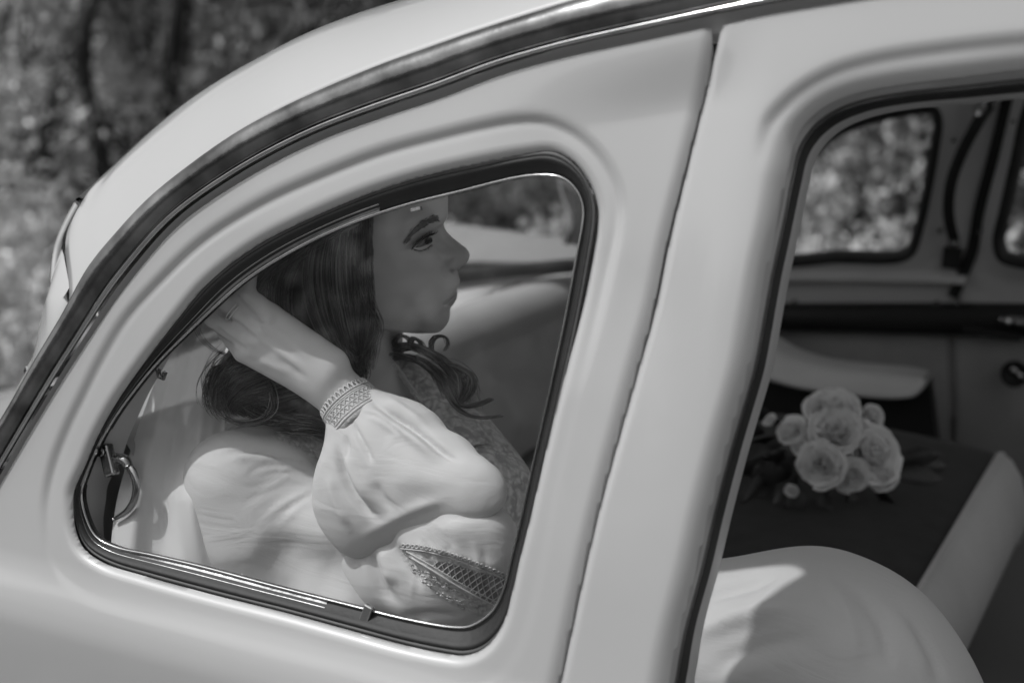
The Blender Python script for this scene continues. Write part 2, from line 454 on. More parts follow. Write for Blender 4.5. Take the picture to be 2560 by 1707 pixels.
# match the two edges by their position along the curve
def match(a, b):
    out = []
    for q in a:
        k = np.argmin(((b - q) ** 2).sum(1)); out.append(b[k])
    out = np.array(out)
    ker = np.ones(9) / 9
    pad = np.pad(out, ((4, 4), (0, 0)), mode='edge')
    return np.stack([np.convolve(pad[:, k], ker, 'valid') for k in range(2)], 1)
lowm = match(top, low_all)
def rail_ring(t, h):
    q = top + (lowm - top) * t
    return side_pt(q[:, 0], q[:, 1], h + crown(q[:, 0], q[:, 1]) + belt_bulge(q[:, 0], q[:, 1]) * .6)
prof = [(-0.06, -0.006)] + [(0.01 + 0.70 * (1 - math.cos(a)) / 2, 0.001 + 0.013 * math.sin(a) ** 0.8) for a in np.linspace(0.02, math.pi - 0.35, 14)]
Vr, Fr = loft([rail_ring(t, h) for t, h in prof], False)
mesh_obj('drip_rail', Vr, Fr, M['aged_reflect'], car)
prof = [(0.700 + 0.12 * (1 - math.cos(a)) / 2, 0.004 + 0.0055 * math.sin(a)) for a in np.linspace(0, math.pi, 9)]
Vr, Fr = loft([rail_ring(t, h) for t, h in prof], False)
mesh_obj('rail_bead', Vr, Fr, M['chrome'], car)
prof = [(0.80, -0.001), (0.9, -0.006), (1.08, -0.009)]
Vr, Fr = loft([rail_ring(t, h) for t, h in prof], False)
mesh_obj('rail_channel', Vr, Fr, M['paint_in'], car)

# ---- roof shell: cross sections at constant x, crowned from rail to rail
topw = side_pt(top[:, 0], top[:, 1], np.full(len(top), -0.004) + crown(top[:, 0], top[:, 1]))
mirror = lambda P: P * np.array([1, -1, 1]) + np.array([0, 2 * MIRROR_Y, 0])
SIL = [(3000, -330), (2300, -270), (1700, -170), (1300, -80), (1010, 0), (880, 41), (760, 89), (660, 140), (560, 196), (470, 256), (390, 321), (320, 386), (265, 440), (226, 476), (204, 508)]
NS = 120
sil3 = spline(np.array([at(x, y, float(np.interp(x, [200, 400, 1000, 1500], [.125, .145, .20, .22]))) for x, y in SIL]), NS)
rail_seq = spline(np.array([topw[np.argmin(((topw - at(x, y, .03)) ** 2).sum(1))] for x, y in [(3000, -215), (2300, -170), (1900, -108), (1600, -44), (1350, 24), (1060, 121), (840, 207), (720, 262), (600, 327), (480, 411), (380, 493), (300, 578), (230, 665), (190, 740), (172, 775)]]), NS)
Tn = np.gradient(sil3, axis=0); slope = Tn[:, 2] / Tn[:, 0]
rv = sil3 - CAM_LOC
kx = (rv[:, 2] - rv[:, 0] * slope) / rv[:, 1]
kx = np.convolve(np.pad(kx, 6, mode='edge'), np.ones(13) / 13, 'valid')
Dm = MIRROR_Y - sil3[:, 1]
def cam_px(P):
    d = np.asarray(P) - CAM_LOC; z = d @ fwd
    return np.stack([IMG_W / 2 + FPX * (d @ CR) / z, IMG_H / 2 - FPX * (d @ CU) / z], -1)
# keep the crown no higher than the roof line of the car allows
sx_ = cam_px(sil3); so = np.argsort(sx_[:, 0])
def crown_fit(i):
    t = np.linspace(0.02, 1, 14) * Dm[i]
    for f in np.linspace(1, -.3, 40):
        q = cam_px(sil3[i] + np.stack([np.zeros(14), t, kx[i] * f * (t - t * t / (2 * Dm[i]))], 1))
        lim = np.interp(q[:, 0], sx_[so, 0], sx_[so, 1])
        if np.all(q[:, 1] > lim - .5): return f
    return -.3
cf = np.array([crown_fit(i) for i in range(NS)])
cf = np.array([cf[max(0, i - 4):i + 5].min() for i in range(NS)]); cf = np.convolve(np.pad(cf, 6, mode='edge'), np.ones(13) / 13, 'valid')
print('crown', cf[::10].round(2), kx[::10].round(2))
kc = kx * cf
rows = []
for i in range(NS):
    t = np.linspace(0, 1, 16) ** .9 * Dm[i]
    half = sil3[i] + np.stack([np.zeros(16), t, kc[i] * (t - t * t / (2 * Dm[i]))], 1)
    # from the rail up to the shoulder, leaving the shoulder with the cross slope found above
    p0, p3 = rail_seq[i], sil3[i]
    d_ = p3 - p0; L_ = np.linalg.norm(d_)
    p2 = p3 - np.array([0, 1, kx[i]]) / math.sqrt(1 + kx[i] ** 2) * L_ * .38
    p1 = p0 + (np.array([0, .25, .97]) * .5 + d_ / L_ * .5) * L_ * .36
    u_ = np.linspace(0, 1, 20)[:-1][:, None]
    bz = (1 - u_) ** 3 * p0 + 3 * u_ * (1 - u_) ** 2 * p1 + 3 * u_ * u_ * (1 - u_) * p2 + u_ ** 3 * p3
    h_ = np.vstack([bz, half])
    rows.append(np.vstack([h_, mirror(h_[:-1][::-1])]))
rr = np.stack(rows[::-1], 0)              # rear row first
NY = rr.shape[1]
o_ = np.argsort(topw[:, 0]); xr = np.linspace(-0.9, topw[-1, 0], 100); zr = np.interp(xr, topw[o_, 0], topw[o_, 2])
roof = mesh_obj('roof', rr.reshape(-1, 3), grid_faces(NS, NY), M['paint'], car); solidify(roof, 0.002, 0)
hl = rr.copy(); hl[..., 2] -= 0.028; hl[..., 1] = MIRROR_Y + (hl[..., 1] - MIRROR_Y) * 0.95
mesh_obj('headliner', hl.reshape(-1, 3), grid_faces(NS, NY), M['headliner'], car)

# ---- rear window moulding, glass and tail
MOUL = [(204, 508), (176, 560), (152, 620), (143, 680), (141, 740), (138, 800), (112, 872), (80, 930)]
m3 = spline(np.array([at(x, y, 0.12 - 0.008 * i) for i, (x, y) in enumerate(MOUL)]), 50)
mb = MB(); V_, F_ = tube(m3, 0.007, 10); mb.add(V_, F_)
m3b = spline(np.array([at(x, y, 0.12 - 0.010 * i) for i, (x, y) in enumerate([(212, 512), (188, 570), (174, 640), (173, 700), (179, 745), (186, 775)])]), 40)
V_, F_ = tube(m3b, 0.0042, 8); mb.add(V_, F_)
ra = rr[0]
top_arc = spline(np.vstack([m3[0], ra[24] + [-.008, 0, -.004], ra[NY // 2] + [-.012, 0, -.004], ra[NY - 25] + [-.008, 0, -.004], mirror(m3[0])]), 40)
V_, F_ = tube(top_arc, 0.007, 8); mb.add(V_, F_); V_, F_ = tube(mirror(m3), 0.007, 8); mb.add(V_, F_)
lowq = [m3[-1], at(600, 790, .58), at(900, 735, .82), at(1150, 694, 1.05), at(1450, 664, 1.27), at(1560, 655, 1.36)]
low_arc = spline(np.vstack(lowq), 40)
V_, F_ = tube(low_arc, 0.009, 8); mb.add(V_, F_)
mb.build('rear_window_moulding', M['chrome'], car)
V_, F_ = tube(low_arc + np.array([.012, 0, .004]), 0.012, 8, True); mesh_obj('rear_window_seal', V_, F_, M['rubber_grey'], car)
rg = [top_arc * (1 - t) + low_arc * t + np.array([-0.035 * math.sin(t * math.pi), 0, 0]) for t in np.linspace(0, 1, 12)]
V_, F_ = loft(rg, False); rglass = mesh_obj('rear_window', V_, F_, M['glass'], car)
# painted rear pillar between the rail and the moulding
kk = [np.argmin(((topw - at(x, y, .0)) ** 2).sum(1)) for x, y in [(165, 785), (128, 845), (90, 912), (55, 975), (30, 1018)]]
pil_a = spline(topw[kk], 30)
pil_b = spline(np.vstack([ra[4], m3[14], m3[22], m3[36], m3[-1]]), 30)
V_, F_ = loft([pil_a, pil_a * .5 + pil_b * .5 + np.array([-0.004, -0.006, 0]), pil_b], False)
mesh_obj('rear_pillar', V_, F_, M['paint'], car)
V_, F_ = loft([mirror(pil_a), mirror(pil_b)], False); mesh_obj('rear_pillar', V_, F_, M['paint'], car)
# trunk lid: from below the rear window to the tail
edge_n = spline(np.vstack([m3[-1] + [-.02, 0, -.04], [-1.2, .03, .90], [-1.6, .02, .80], [-1.90, .03, .70], [-1.95, .05, .45]]), 30)
mid_n = spline(np.vstack([low_arc[20] + [-.02, 0, -.05], [-1.35, MIRROR_Y, .86], [-1.85, MIRROR_Y, .78], [-2.08, MIRROR_Y, .68], [-2.10, MIRROR_Y, .45]]), 30)
rings = [spline(np.array([a_, a_ * .75 + c_ * .25 + [0, 0, .02], a_ * .4 + c_ * .6 + [0, 0, .015], c_, mirror(a_ * .4 + c_ * .6 + [0, 0, .015]), mirror(a_ * .75 + c_ * .25 + [0, 0, .02]), mirror(a_)]), 31) for a_, c_ in zip(edge_n, mid_n)]
V_, F_ = loft(rings, False); mesh_obj('trunk_lid', V_, F_, M['paint'], car)

# ---- polar resampling of an opening, for lofting outlines into each other
def polar(pts, c, n=480):
    a = np.unwrap(np.arctan2(pts[:, 1] - c[1], pts[:, 0] - c[0]))
    if a[-1] < a[0]: pts = pts[::-1]; a = a[::-1]
    a0 = a[0]; aa = np.concatenate([a - 2 * math.pi, a, a + 2 * math.pi]); P = np.vstack([pts, pts, pts])
    o = np.argsort(aa, kind='stable'); aa = aa[o]; P = P[o]
    th = np.linspace(-math.pi, math.pi, n, endpoint=False)
    return np.stack([np.interp(th, aa, P[:, 0]), np.interp(th, aa, P[:, 1])], 1), th

REC = -0.020
eF = spline(uvs(WIN_F, REC), 420, True)
cQ = side_uv(860, 1060)
pE, TH = polar(eE, cQ); pF, _ = polar(eF, cQ)
bE = base_h(pE[:, 0], pE[:, 1])
def qring(t, h, w=1.0):
    q = pE + (pF - pE) * t
    return side_pt(q[:, 0], q[:, 1], h + bE * w)
def dip(t):   # the seal falls away from the panel edge to the recessed frame
    return -0.0085 + (REC + 0.0085) * t
# body-coloured flange lip
V_, F_ = loft([qring(0.0, -0.0105), qring(0.06, -0.0095), qring(.17, -0.0100), qring(.20, -0.013)]); mesh_obj('window_flange', V_, F_, M['rubber_grey'], car)
V_, F_ = loft([qring(t, h, w) for t, h, w in [(0.14, -0.0125, 1), (.20, -0.0105, .9), (.36, -0.0108, .8), (.50, -0.014, .5), (.80, -0.019, .2), (.99, -0.0210, 0), (1.0, -.026, 0)]]); seal = mesh_obj('window_seal', V_, F_, M['rubber'], car)
# chrome window frame: double bead all round, flat channel on the rear and lower side
frame = empty('window_frame'); frame.parent = car
pFn = pF
V_, F_ = side_sweep(pFn, [(0.0013 * math.cos(a), REC + 0.001 + 0.0017 * math.sin(a)) for a in np.linspace(0, math.pi, 7)], True)
mesh_obj('bead', V_, F_, M['chrome'], frame)
sel = [i for i in range(len(TH)) if True]
px_of = lambda q: q
uC = side_uv(905, 1520)[0]; vC = side_uv(900, 545)
idx = [i for i in range(len(TH)) if (pF[i, 0] < side_uv(922, 540)[0]) and not (pF[i, 1] < -0.05 and pF[i, 0] > uC)]
# order the kept angles into one run
idx = np.array(idx); brk = np.where(np.diff(idx) > 1)[0]
if len(brk): idx = np.concatenate([idx[brk[0] + 1:], idx[:brk[0] + 1]])
def part_ring(t, h):
    q = (pE + (pF - pE) * t)[idx]
    return side_pt(q[:, 0], q[:, 1], np.full(len(q), h))
V_, F_ = loft([part_ring(.55, REC + .0005), part_ring(.58, REC + .0042), part_ring(.63, REC + .0042), part_ring(.66, REC + .002), part_ring(.9, REC + .001), part_ring(.96, REC - .001)], False)
mesh_obj('channel', V_, F_, M['chrome_dark'], frame)
clip_uv = side_uv(922, 1532, REC)
V_, F_ = box_VF([0, 0, 0], [0.009, 0.006, 0.016]); R_ = np.stack([S_E1 * .97 - S_E2 * .24, S_N, S_E2 * .97 + S_E1 * .24], 0)
cl = mesh_obj('clip', V_ @ R_ + side_pt(clip_uv[0], clip_uv[1], REC + .003), F_, M['chrome'], frame, False); bevel(cl, .0015)
clip2 = side_uv(1045, 524, REC)
V_, F_ = box_VF([0, 0, 0], [0.009, 0.003, 0.0028])
R2_ = np.stack([S_E1 * .95 + S_E2 * .31, S_N, S_E2 * .95 - S_E1 * .31], 0)
mesh_obj('clip', V_ @ R2_ + side_pt(clip2[0], clip2[1], REC + .003), F_, M['chrome_dark'], frame, False)
# pane
gr_ = [side_pt(pF[:, 0], pF[:, 1], np.full(len(pF), REC - .0005)), side_pt(pF[:, 0], pF[:, 1], np.full(len(pF), REC - .0045))]
Vp = np.vstack(gr_); n = len(pF)
mesh_obj('window_pane', Vp, [list(range(n)), list(range(n, 2 * n))[::-1]] + [[i, i + n, (i + 1) % n + n, (i + 1) % n] for i in range(n)], M['glass_near'], car, False)
# inner frame of the quarter window (keeps the panel from being a shell)
V_, F_ = loft([qring(1.0, -0.0245, 0), qring(.25, -0.028, 0), qring(-.2, -.034, 0), qring(-1.4, -.055, 0)]); mesh_obj('inner_trim', V_, F_, M['paint_in'], car)

# ---- latch of the quarter window
latch = empty('window_latch'); latch.parent = car
lh = -0.034
def S(px, py, h=lh): 
    u = side_uv(px, py, h); return side_pt(u[0], u[1], h)
hook = spline(np.array([S(318, 1160), S(334, 1185), S(341, 1215), S(334, 1252), S(316, 1278), S(283, 1299)]), 26)
V_, F_ = tube(hook, np.interp(np.linspace(0, 1, 26), [0, .15, .6, 1], [.0035, .0046, .004, .0018]), 10, True, .6); mesh_obj('hook', V_, F_, M['chrome'], latch)
arm = spline(np.array([S(270, 1146, -.026), S(292, 1148), S(312, 1150), S(322, 1168)]), 14)
V_, F_ = tube(arm, [.007, .006, .0055, .0045], 10); mesh_obj('arm', V_, F_, M['chrome'], latch)
V_, F_ = box_VF([0, 0, 0], [.012, .010, .030]); RR = np.stack([S_E1 * .9 + S_E2 * .44, S_N, S_E2 * .9 - S_E1 * .44], 0)
b_ = mesh_obj('mount', V_ @ RR + S(272, 1150, -.026), F_, M['chrome_dark'], latch, False); bevel(b_, .002)
screw = S(252, 1130, -.02)
V_, F_ = tube(np.array([screw, screw + S_N * .004]), .004, 12); mesh_obj('screw', V_, F_, M['chrome'], latch)
V_, F_ = tube(np.array([S(395, 925, -.028), S(398, 940, -.034), S(408, 945, -.034), S(412, 932, -.03)]), .0025, 8); mesh_obj('hook', V_, F_, M['chrome'], latch)

# ---- door opening: rolled edge, rubber, inner return
eK = spline(uvs(DOOR_K, -0.035), 360, True)
cD = side_uv(2280, 1050)
pH, TD = polar(dH, cD); pK, _ = polar(eK, cD)
rH_ = np.linalg.norm(pH - cD, axis=1); rK_ = np.linalg.norm(pK - cD, axis=1)
df_ = np.maximum(rH_ - rK_, .0018); df_ = np.convolve(np.concatenate([df_[-12:], df_, df_[:12]]), np.ones(25) / 25, 'valid')
pK = cD + (pH - cD) * ((rH_ - df_) / rH_)[:, None]
bH = base_h(pH[:, 0], pH[:, 1])
def dring(t, h, w=1.0):
    q = pH + (pK - pH) * t
    return side_pt(q[:, 0], q[:, 1], h + bH * w)
dh = lambda t: -.0122 - .0228 * t
for nm, m_, pr in [('door_return', 'paint', [(0, 0), (.15, .0006), (.35, .0004), (.46, 0), (.47, -.002)]),
                   ('outer_seal', 'rubber_grey', [(.45, -.002), (.47, .0012), (.56, .0018), (.62, .0008), (.63, -.002)]),
                   ('glass_channel', 'chrome_dark', [(.62, -.002), (.64, .0008), (.70, .0010), (.74, -.002)]),
                   ('inner_seal', 'rubber', [(.73, -.002), (.76, .0014), (.9, .0018), (1.0, .0), (1.0, -.03)])]:
    V_, F_ = loft([dring(t, dh(t) + b_) for t, b_ in pr]); mesh_obj(nm, V_, F_, M[m_], door)
V_, F_ = loft([dring(1.02, -.05), dring(1.02, -.075), dring(.2, -.078), dring(-.3, -.078)]); mesh_obj('inner_trim', V_, F_, M['paint_in'], door)

# ---- far side of the cabin: painted inner frame with two windows, belt, trim
FAR_Y = 2 * MIRROR_Y
F_P0 = S_P0 * np.array([1, -1, 1]) + np.array([0, FAR_Y, 0]); F_E2 = S_E2 * np.array([1, -1, 1]); F_N = np.array([0, -_c, -_s])   # facing the cabin
def far_uv(px, py, h=0):
    p = hit(px, py, F_P0 + F_N * h, F_N) - F_P0
    return np.array([p[0], np.dot(p, F_E2)])
def far_pt(u, v, h):
    u = np.asarray(u)[..., None]; v = np.asarray(v)[..., None]; h = np.asarray(h)[..., None]
    return F_P0 + S_E1 * u + F_E2 * v + F_N * h
fuv = lambda pts, h=0: np.array([far_uv(x, y, h) for x, y in pts])
W1 = [(1925, 652), (1935, 560), (1965, 455), (2000, 395), (2055, 342), (2130, 302), (2220, 276), (2305, 262), (2345, 268), (2358, 300), (2350, 370), (2330, 480), (2304, 590), (2288, 630), (2255, 650), (2100, 652)]
W2 = [(2486, 600), (2500, 645), (2540, 662), (2700, 668), (2980, 672), (3000, 500), (2990, 250), (2700, 215), (2585, 225), (2560, 270), (2530, 400), (2503, 520)]
w1, w2 = [spline(fuv(w), 240, True) for w in (W1, W2)]
ftop = far_pt(0, 0, 0)
fgap = spline(fuv([(2530, 180), (2519, 245), (2490, 370), (2450, 520), (2432, 620), (2405, 690), (2382, 740)]), 60)
def far_h(U, V, S):
    h = np.zeros_like(U)
    for w in (w1, w2):
        d = np.maximum(-poly_sd(w, U, V), 0)
        h = h + 0.012 * np.exp(-(d / 0.02) ** 2)          # raised roll round each window
    return h
us = np.arange(-0.90, 0.82, 0.006); vs = np.arange(-0.22, 0.42, 0.006)
rf = np.stack([xr, (zr - 1.10) / F_E2[2] + .0], 1)
outer = np.vstack([[[-0.86, -.22], [.80, -.22]], rf[::-1][rf[::-1][:, 0] > -0.86]])
roof_v = 0.36
Vf, Ff = cut_grid(us, vs, lambda U, V: np.minimum.reduce([poly_sd(outer, U, V), -poly_sd(w1, U, V), -poly_sd(w2, U, V)]), far_h, far_pt)
farp = mesh_obj('far_side_frame', Vf, Ff, M['paint_in'], car)
def far_sweep(path, prof, closed):
    T = (np.roll(path, -1, 0) - np.roll(path, 1, 0)) if closed else np.gradient(path, axis=0)
    T /= np.linalg.norm(T, axis=1, keepdims=True); N = np.stack([-T[:, 1], T[:, 0]], 1)
    return loft([far_pt((path + N * o)[:, 0], (path + N * o)[:, 1], np.full(len(path), h)) for o, h in prof], closed)
for w in (w1, w2):
    ar = 0.5 * np.sum(w[:, 0] * np.roll(w[:, 1], -1) - np.roll(w[:, 0], -1) * w[:, 1])
    sgn = 1 if ar > 0 else -1
    V_, F_ = far_sweep(w, [(-.004 * sgn, .006), (.0 * sgn, .016), (.010 * sgn, .014), (.016 * sgn, .0), (.016 * sgn, -.012)], True)
    mesh_obj('far_window_seal', V_, F_, M['rubber'], car)
    Vp = far_pt(w[:, 0], w[:, 1], np.full(len(w), -.006)); n = len(w)
    Vp = np.vstack([Vp, far_pt(w[:, 0], w[:, 1], np.full(n, -.010))])
    mesh_obj('far_window_pane', Vp, [list(range(n)), list(range(n, 2 * n))[::-1]] + [[i, i + n, (i + 1) % n + n, (i + 1) % n] for i in range(n)], M['glass'], car, False)
V_, F_ = far_sweep(fgap, [(-.0105, -.004), (-.008, .006), (.008, .006), (.0105, -.004)], False); mesh_obj('far_door_seal', V_, F_, M['black'], car)
def fp(px, py, h): 
    q = far_uv(px, py, h); return far_pt(q[0], q[1], h)
# strap with its two metal mounts
strap = empty('grab_strap'); strap.parent = car
sp = spline(np.array([fp(2474, 262, .02), fp(2446, 305, .03), fp(2408, 375, .035), fp(2378, 455, .035), fp(2371, 535, .03), (fp(2386, 605, .02))]), 40)
V_, F_ = tube(sp, .0095, 8, True, .5); mesh_obj('band', V_, F_, M['black'], strap)
V_, F_ = tube(np.array([fp(2438, 282, .03), fp(2462, 262, .03), fp(2480, 240, .03)]), [.009, .012, .009], 8, True, .6); mesh_obj('mount', V_, F_, M['chrome'], strap)
V_, F_ = tube(np.array([fp(2372, 604, .03), fp(2384, 614, .03), fp(2396, 606, .03)]), .005, 8); mesh_obj('mount', V_, F_, M['chrome'], strap)
V_, F_ = box_VF(fp(2380, 645, .006), [.030, .012, .036]); bevel(mesh_obj('buckle', V_, F_, M['black'], strap, False), .003)
for (sx, sy) in [(2386, 350), (2352, 575), (2452, 576), (1986, 754), (2341, 756), (2396, 752), (2534, 303)]:
    c = fp(sx, sy, .004)
    V_, F_ = tube(np.array([c + F_N * -.006, c + F_N * .007]), .0035, 8); mesh_obj('trim_screw', V_, F_, M['chrome_dark'], farp)
# belt ledge under the far windows, then the black band and the door trim under it
def far_band(name, top_px, bot_px, h0, h1, m, par=car, round_=.004):
    a = np.array([fp(x, y, h0) for x, y in top_px]); b = np.array([fp(x, y, h1) for x, y in bot_px])
    a = spline(a, 40); b = spline(b, 40)
    V_, F_ = loft([a - F_N * .03, a + np.array([0, 0, 0]), a * .9 + b * .1 + F_N * round_, a * .1 + b * .9 + F_N * round_, b, b - F_N * .03], False)
    return mesh_obj(name, V_, F_, m, par)
far_band('belt_ledge', [(1640, 668), (1944, 674), (2300, 678), (2420, 690)], [(1640, 700), (1944, 702), (2300, 708), (2410, 712)], .006, .02, M['paint_in'])
far_band('belt_band', [(1640, 766), (1925, 770), (2380, 770), (2700, 774)], [(1640, 815), (1925, 824), (2380, 838), (2700, 846)], .03, .035, M['black'])
V_, F_ = box_VF(fp(2480, 832, .04), [.09, .02, .012]); bevel(mesh_obj('pull_handle', V_, F_, M['black'], car, False), .003)
hd = spline(np.array([fp(2508, 800, .035), fp(2525, 803, .05), fp(2560, 806, .05), fp(2640, 812, .05)]), 16)
V_, F_ = tube(hd, .009, 8, True, .6); mesh_obj('inner_handle', V_, F_, M['chrome'], car)
V_, F_ = tube(np.array([fp(2536, 935, .03), fp(2536, 935, .055)]), .022, 14); wk = mesh_obj('window_crank', V_, F_, M['black'], car)
V_, F_ = tube(np.array([fp(2530, 925, .05), fp(2570, 945, .06)]), .008, 8); mesh_obj('crank_arm', V_, F_, M['chrome_dark'], wk)
def far_quad(name, px, h, m, thick=.02, par=car):
    c = [fp(x, y, h) for x, y in px]; n = len(c)
    V_ = np.vstack([c, [q - F_N * thick for q in c]])
    return mesh_obj(name, V_, [list(range(n)), list(range(n, 2 * n))[::-1]] + [[i, i + n, (i + 1) % n + n, (i + 1) % n] for i in range(n)], m, par, False)
far_quad('door_trim', [(1640, 800), (2366, 815), (2374, 1000), (2368, 1190), (1600, 1250)], .012, M['trim_panel'])
far_quad('door_trim', [(2390, 815), (3000, 830), (3000, 1500), (2384, 1400), (2394, 1000)], .012, M['trim_panel'])
far_quad('side_backing', [(300, 640), (3100, 700), (3100, 1900), (100, 1800)], -.02, M['black'])
# ---- seats, floor
bench = empty('rear_bench'); bench.parent = car
zc = at(2100, 1250, 0.8)[2]
far_c = at(2514, 1121, 1.19); near_c = at(2274, 1530, 0.55)
def cushion():
    # outline along the car for each y; the front bolster runs across the car
    rings = []
    ys = np.linspace(0.10, 1.20, 24)
    # front edge line through the two traced points
    for y in ys:
        t = (y - near_c[1]) / (far_c[1] - near_c[1])
        xf = near_c[0] + (far_c[0] - near_c[0]) * t; zf = near_c[2] + (far_c[2] - near_c[2]) * t
        e = min(1, (y - .10) / .04, (1.20 - y) / .05); e = math.sqrt(max(e, 0.0))
        zz = lambda a: zf - .03 + (a + .03) * (0.55 + .45 * e)
        prof = [(xf - .80, zz(-.10)), (xf - .62, zz(-.022)), (xf - .40, zz(.0)), (xf - .20, zz(.016)), (xf - .10, zz(.012)), (xf - .03, zz(.006)), (xf - .004, zz(.0))]
        rings.append(np.array([[x, y, z] for x, z in prof]))
    return np.stack(rings, 0)
cu = cushion()
V_, F_ = cu.reshape(-1, 3), grid_faces(cu.shape[0], cu.shape[1], flip=True)
ctop = mesh_obj('cushion', V_, F_, M['seat_fabric'], bench)
md = ctop.modifiers.new('sub', 'SUBSURF'); md.levels = 2; md.render_levels = 2
edge = cu[:, -1]
bol = []
for dx, dz in [(-.012, -.004), (.0, .002), (.014, -.005), (.032, -.030), (.044, -.065), (.048, -.100), (.042, -.130), (.02, -.15)]:
    bol.append(edge + np.array([dx, 0, dz]))
V_, F_ = loft(bol, False); mesh_obj('front_bolster', V_, F_, M['leather'], bench)
V_, F_ = loft([edge + np.array([.030, 0, -.14]), edge + np.array([.0, 0, -.18]), edge + np.array([-.03, 0, -.36])], False); mesh_obj('seat_base', V_, F_, M['black'], bench)
V_, F_ = tube(edge + np.array([0.0, 0, .001]), .004, 8); mesh_obj('piping', V_, F_, M['leather'], bench)
# backrest: its top edge runs straight across the car behind the bride
nb_, fb_ = at(345, 1104, .055), at(1452, 690, 1.30)
ys = np.linspace(0, 1, 36)
rings = []
for t in ys:
    e = math.sqrt(max(min(1, t / .04, (1 - t) / .04), 0))
    k = .010 * abs(math.sin(t * 9 * math.pi))
    o_ = nb_ * (1 - t) + fb_ * t
    prof = [(-.13, -.30), (-.12, -.06), (-.085, -.012), (-.04, .004 * e), (-.004, .001), (.018, -.022), (.024, -.040), (.023, -.046), (.030 + .3 * k, -.054), (.055 + k, -.12), (.09 + k, -.24), (.13, -.40)]
    rings.append(np.array([[o_[0] - .03 + (x + .03) * (.6 + .4 * e), o_[1], o_[2] + z] for x, z in prof]))
R_ = np.stack(rings, 0)
o = mesh_obj('backrest', R_.reshape(-1, 3), grid_faces(R_.shape[0], R_.shape[1], flip=True), M['leather_mid'], bench); md = o.modifiers.new('sub', 'SUBSURF'); md.levels = 2; md.render_levels = 2
back_top = R_[:, 2]
# parcel shelf from the backrest to the rear window
la = spline(low_arc, 36) + np.array([.02, 0, -.012])
V_, F_ = loft([back_top + np.array([.01, 0, -.005]), back_top * .5 + la * .5 + np.array([0, 0, .004]), la, la + np.array([-.03, 0, -.02])], False); mesh_obj('parcel_shelf', V_, F_, M['white_vinyl'], car)
V_, F_ = loft([R_[:, 1] + np.array([-.02, 0, 0]), R_[:, 1] + np.array([-.02, 0, -.6])], False); mesh_obj('bulkhead', V_, F_, M['paint_in'], car)
# far armrest: pale pad on the far door
AT = [(1750, 760), (1830, 800), (1915, 852), (1970, 884), (2024, 903), (2100, 918), (2177, 926), (2260, 934), (2307, 944)]
AB = [(1720, 860), (1800, 905), (1884, 938), (1945, 958), (2009, 973), (2120, 988), (2234, 997), (2292, 988), (2316, 950)]
a = spline(np.array([at(x, y, 1.28) for x, y in AT]), 50); b = spline(np.array([at(x, y, 1.22) for x, y in AB]), 50)
mid_ = a * .45 + b * .55 + np.array([0, -.02, 0.004])
V_, F_ = loft([a + np.array([0, .06, .0]), a, a * .8 + b * .2 + np.array([0, -.012, .004]), mid_, a * .15 + b * .85 + np.array([0, -.008, 0]), b, b + np.array([0, .06, 0])], False)
mesh_obj('armrest', V_, F_, M['leather'], car)
# black seat side under the armrest
pl = np.array([at(x, y, 1.27) for x, y in [(1700, 860), (1884, 930), (2100, 980), (2300, 980), (2322, 945), (2345, 1130), (1600, 1250)]])
n = len(pl); pb = pl + np.array([0, .03, 0])
mesh_obj('lower_trim', np.vstack([pl, pb]), [list(range(n)), list(range(n, 2 * n))[::-1]] + [[i, i + n, (i + 1) % n + n, (i + 1) % n] for i in range(n)], M['black'], car, False)
# floor, rear shelf, rear bulkhead, rear curtain
V_, F_ = box_VF([-.2, MIRROR_Y, .42], [2.2, 1.3, .04]); mesh_obj('cabin_floor', V_, F_, M['carpet'], car, False)
# far lower body and front (beyond the frame) so that the cabin is closed
for (nm, c, s) in [('far_body_panel', [-.5, FAR_Y + .06, .72], [2.8, .03, .75])]:
    V_, F_ = box_VF(c, s); mesh_obj(nm, V_, F_, M['paint'], car, False)
V_, F_ = box_VF([.86, MIRROR_Y, .72], [.04, 1.35, .62]); mesh_obj('dash_panel', V_, F_, M['black'], car, False)
# wheels, below the frame
def wheel(x, y):
    w = empty('wheel'); w.parent = car
    a = np.linspace(0, 2 * math.pi, 40, endpoint=False)
    def lathe(prof):
        return np.array([[x + r * math.cos(t), y + d, .33 + r * math.sin(t)] for r, d in prof for t in a]), grid_faces(len(prof), 40, False, True)
    V_, F_ = lathe([(.20, -.07), (.29, -.085), (.325, -.06), (.33, 0), (.325, .06), (.29, .085), (.20, .07)]); mesh_obj('tyre', V_, F_, M['tyre'], w)
    V_, F_ = lathe([(.21, -.065), (.19, -.05), (.16, -.03), (.12, -.05), (.07, -.06), (.001, -.062)]); mesh_obj('rim', V_, F_, M['chrome'], w)
for x in (-1.3, 1.35):
    for y in (.12, FAR_Y - .12): wheel(x, y)
# ================================================================== BRIDE
from mathutils.bvhtree import BVHTree

def px_of(P):
    d = np.asarray(P) - CAM_LOC; z = d @ fwd
    return np.stack([IMG_W / 2 + FPX * (d @ CR) / z, IMG_H / 2 - FPX * (d @ CU) / z, z], -1)

def mm(depth): return depth / FPX           # metres per photograph pixel at that depth

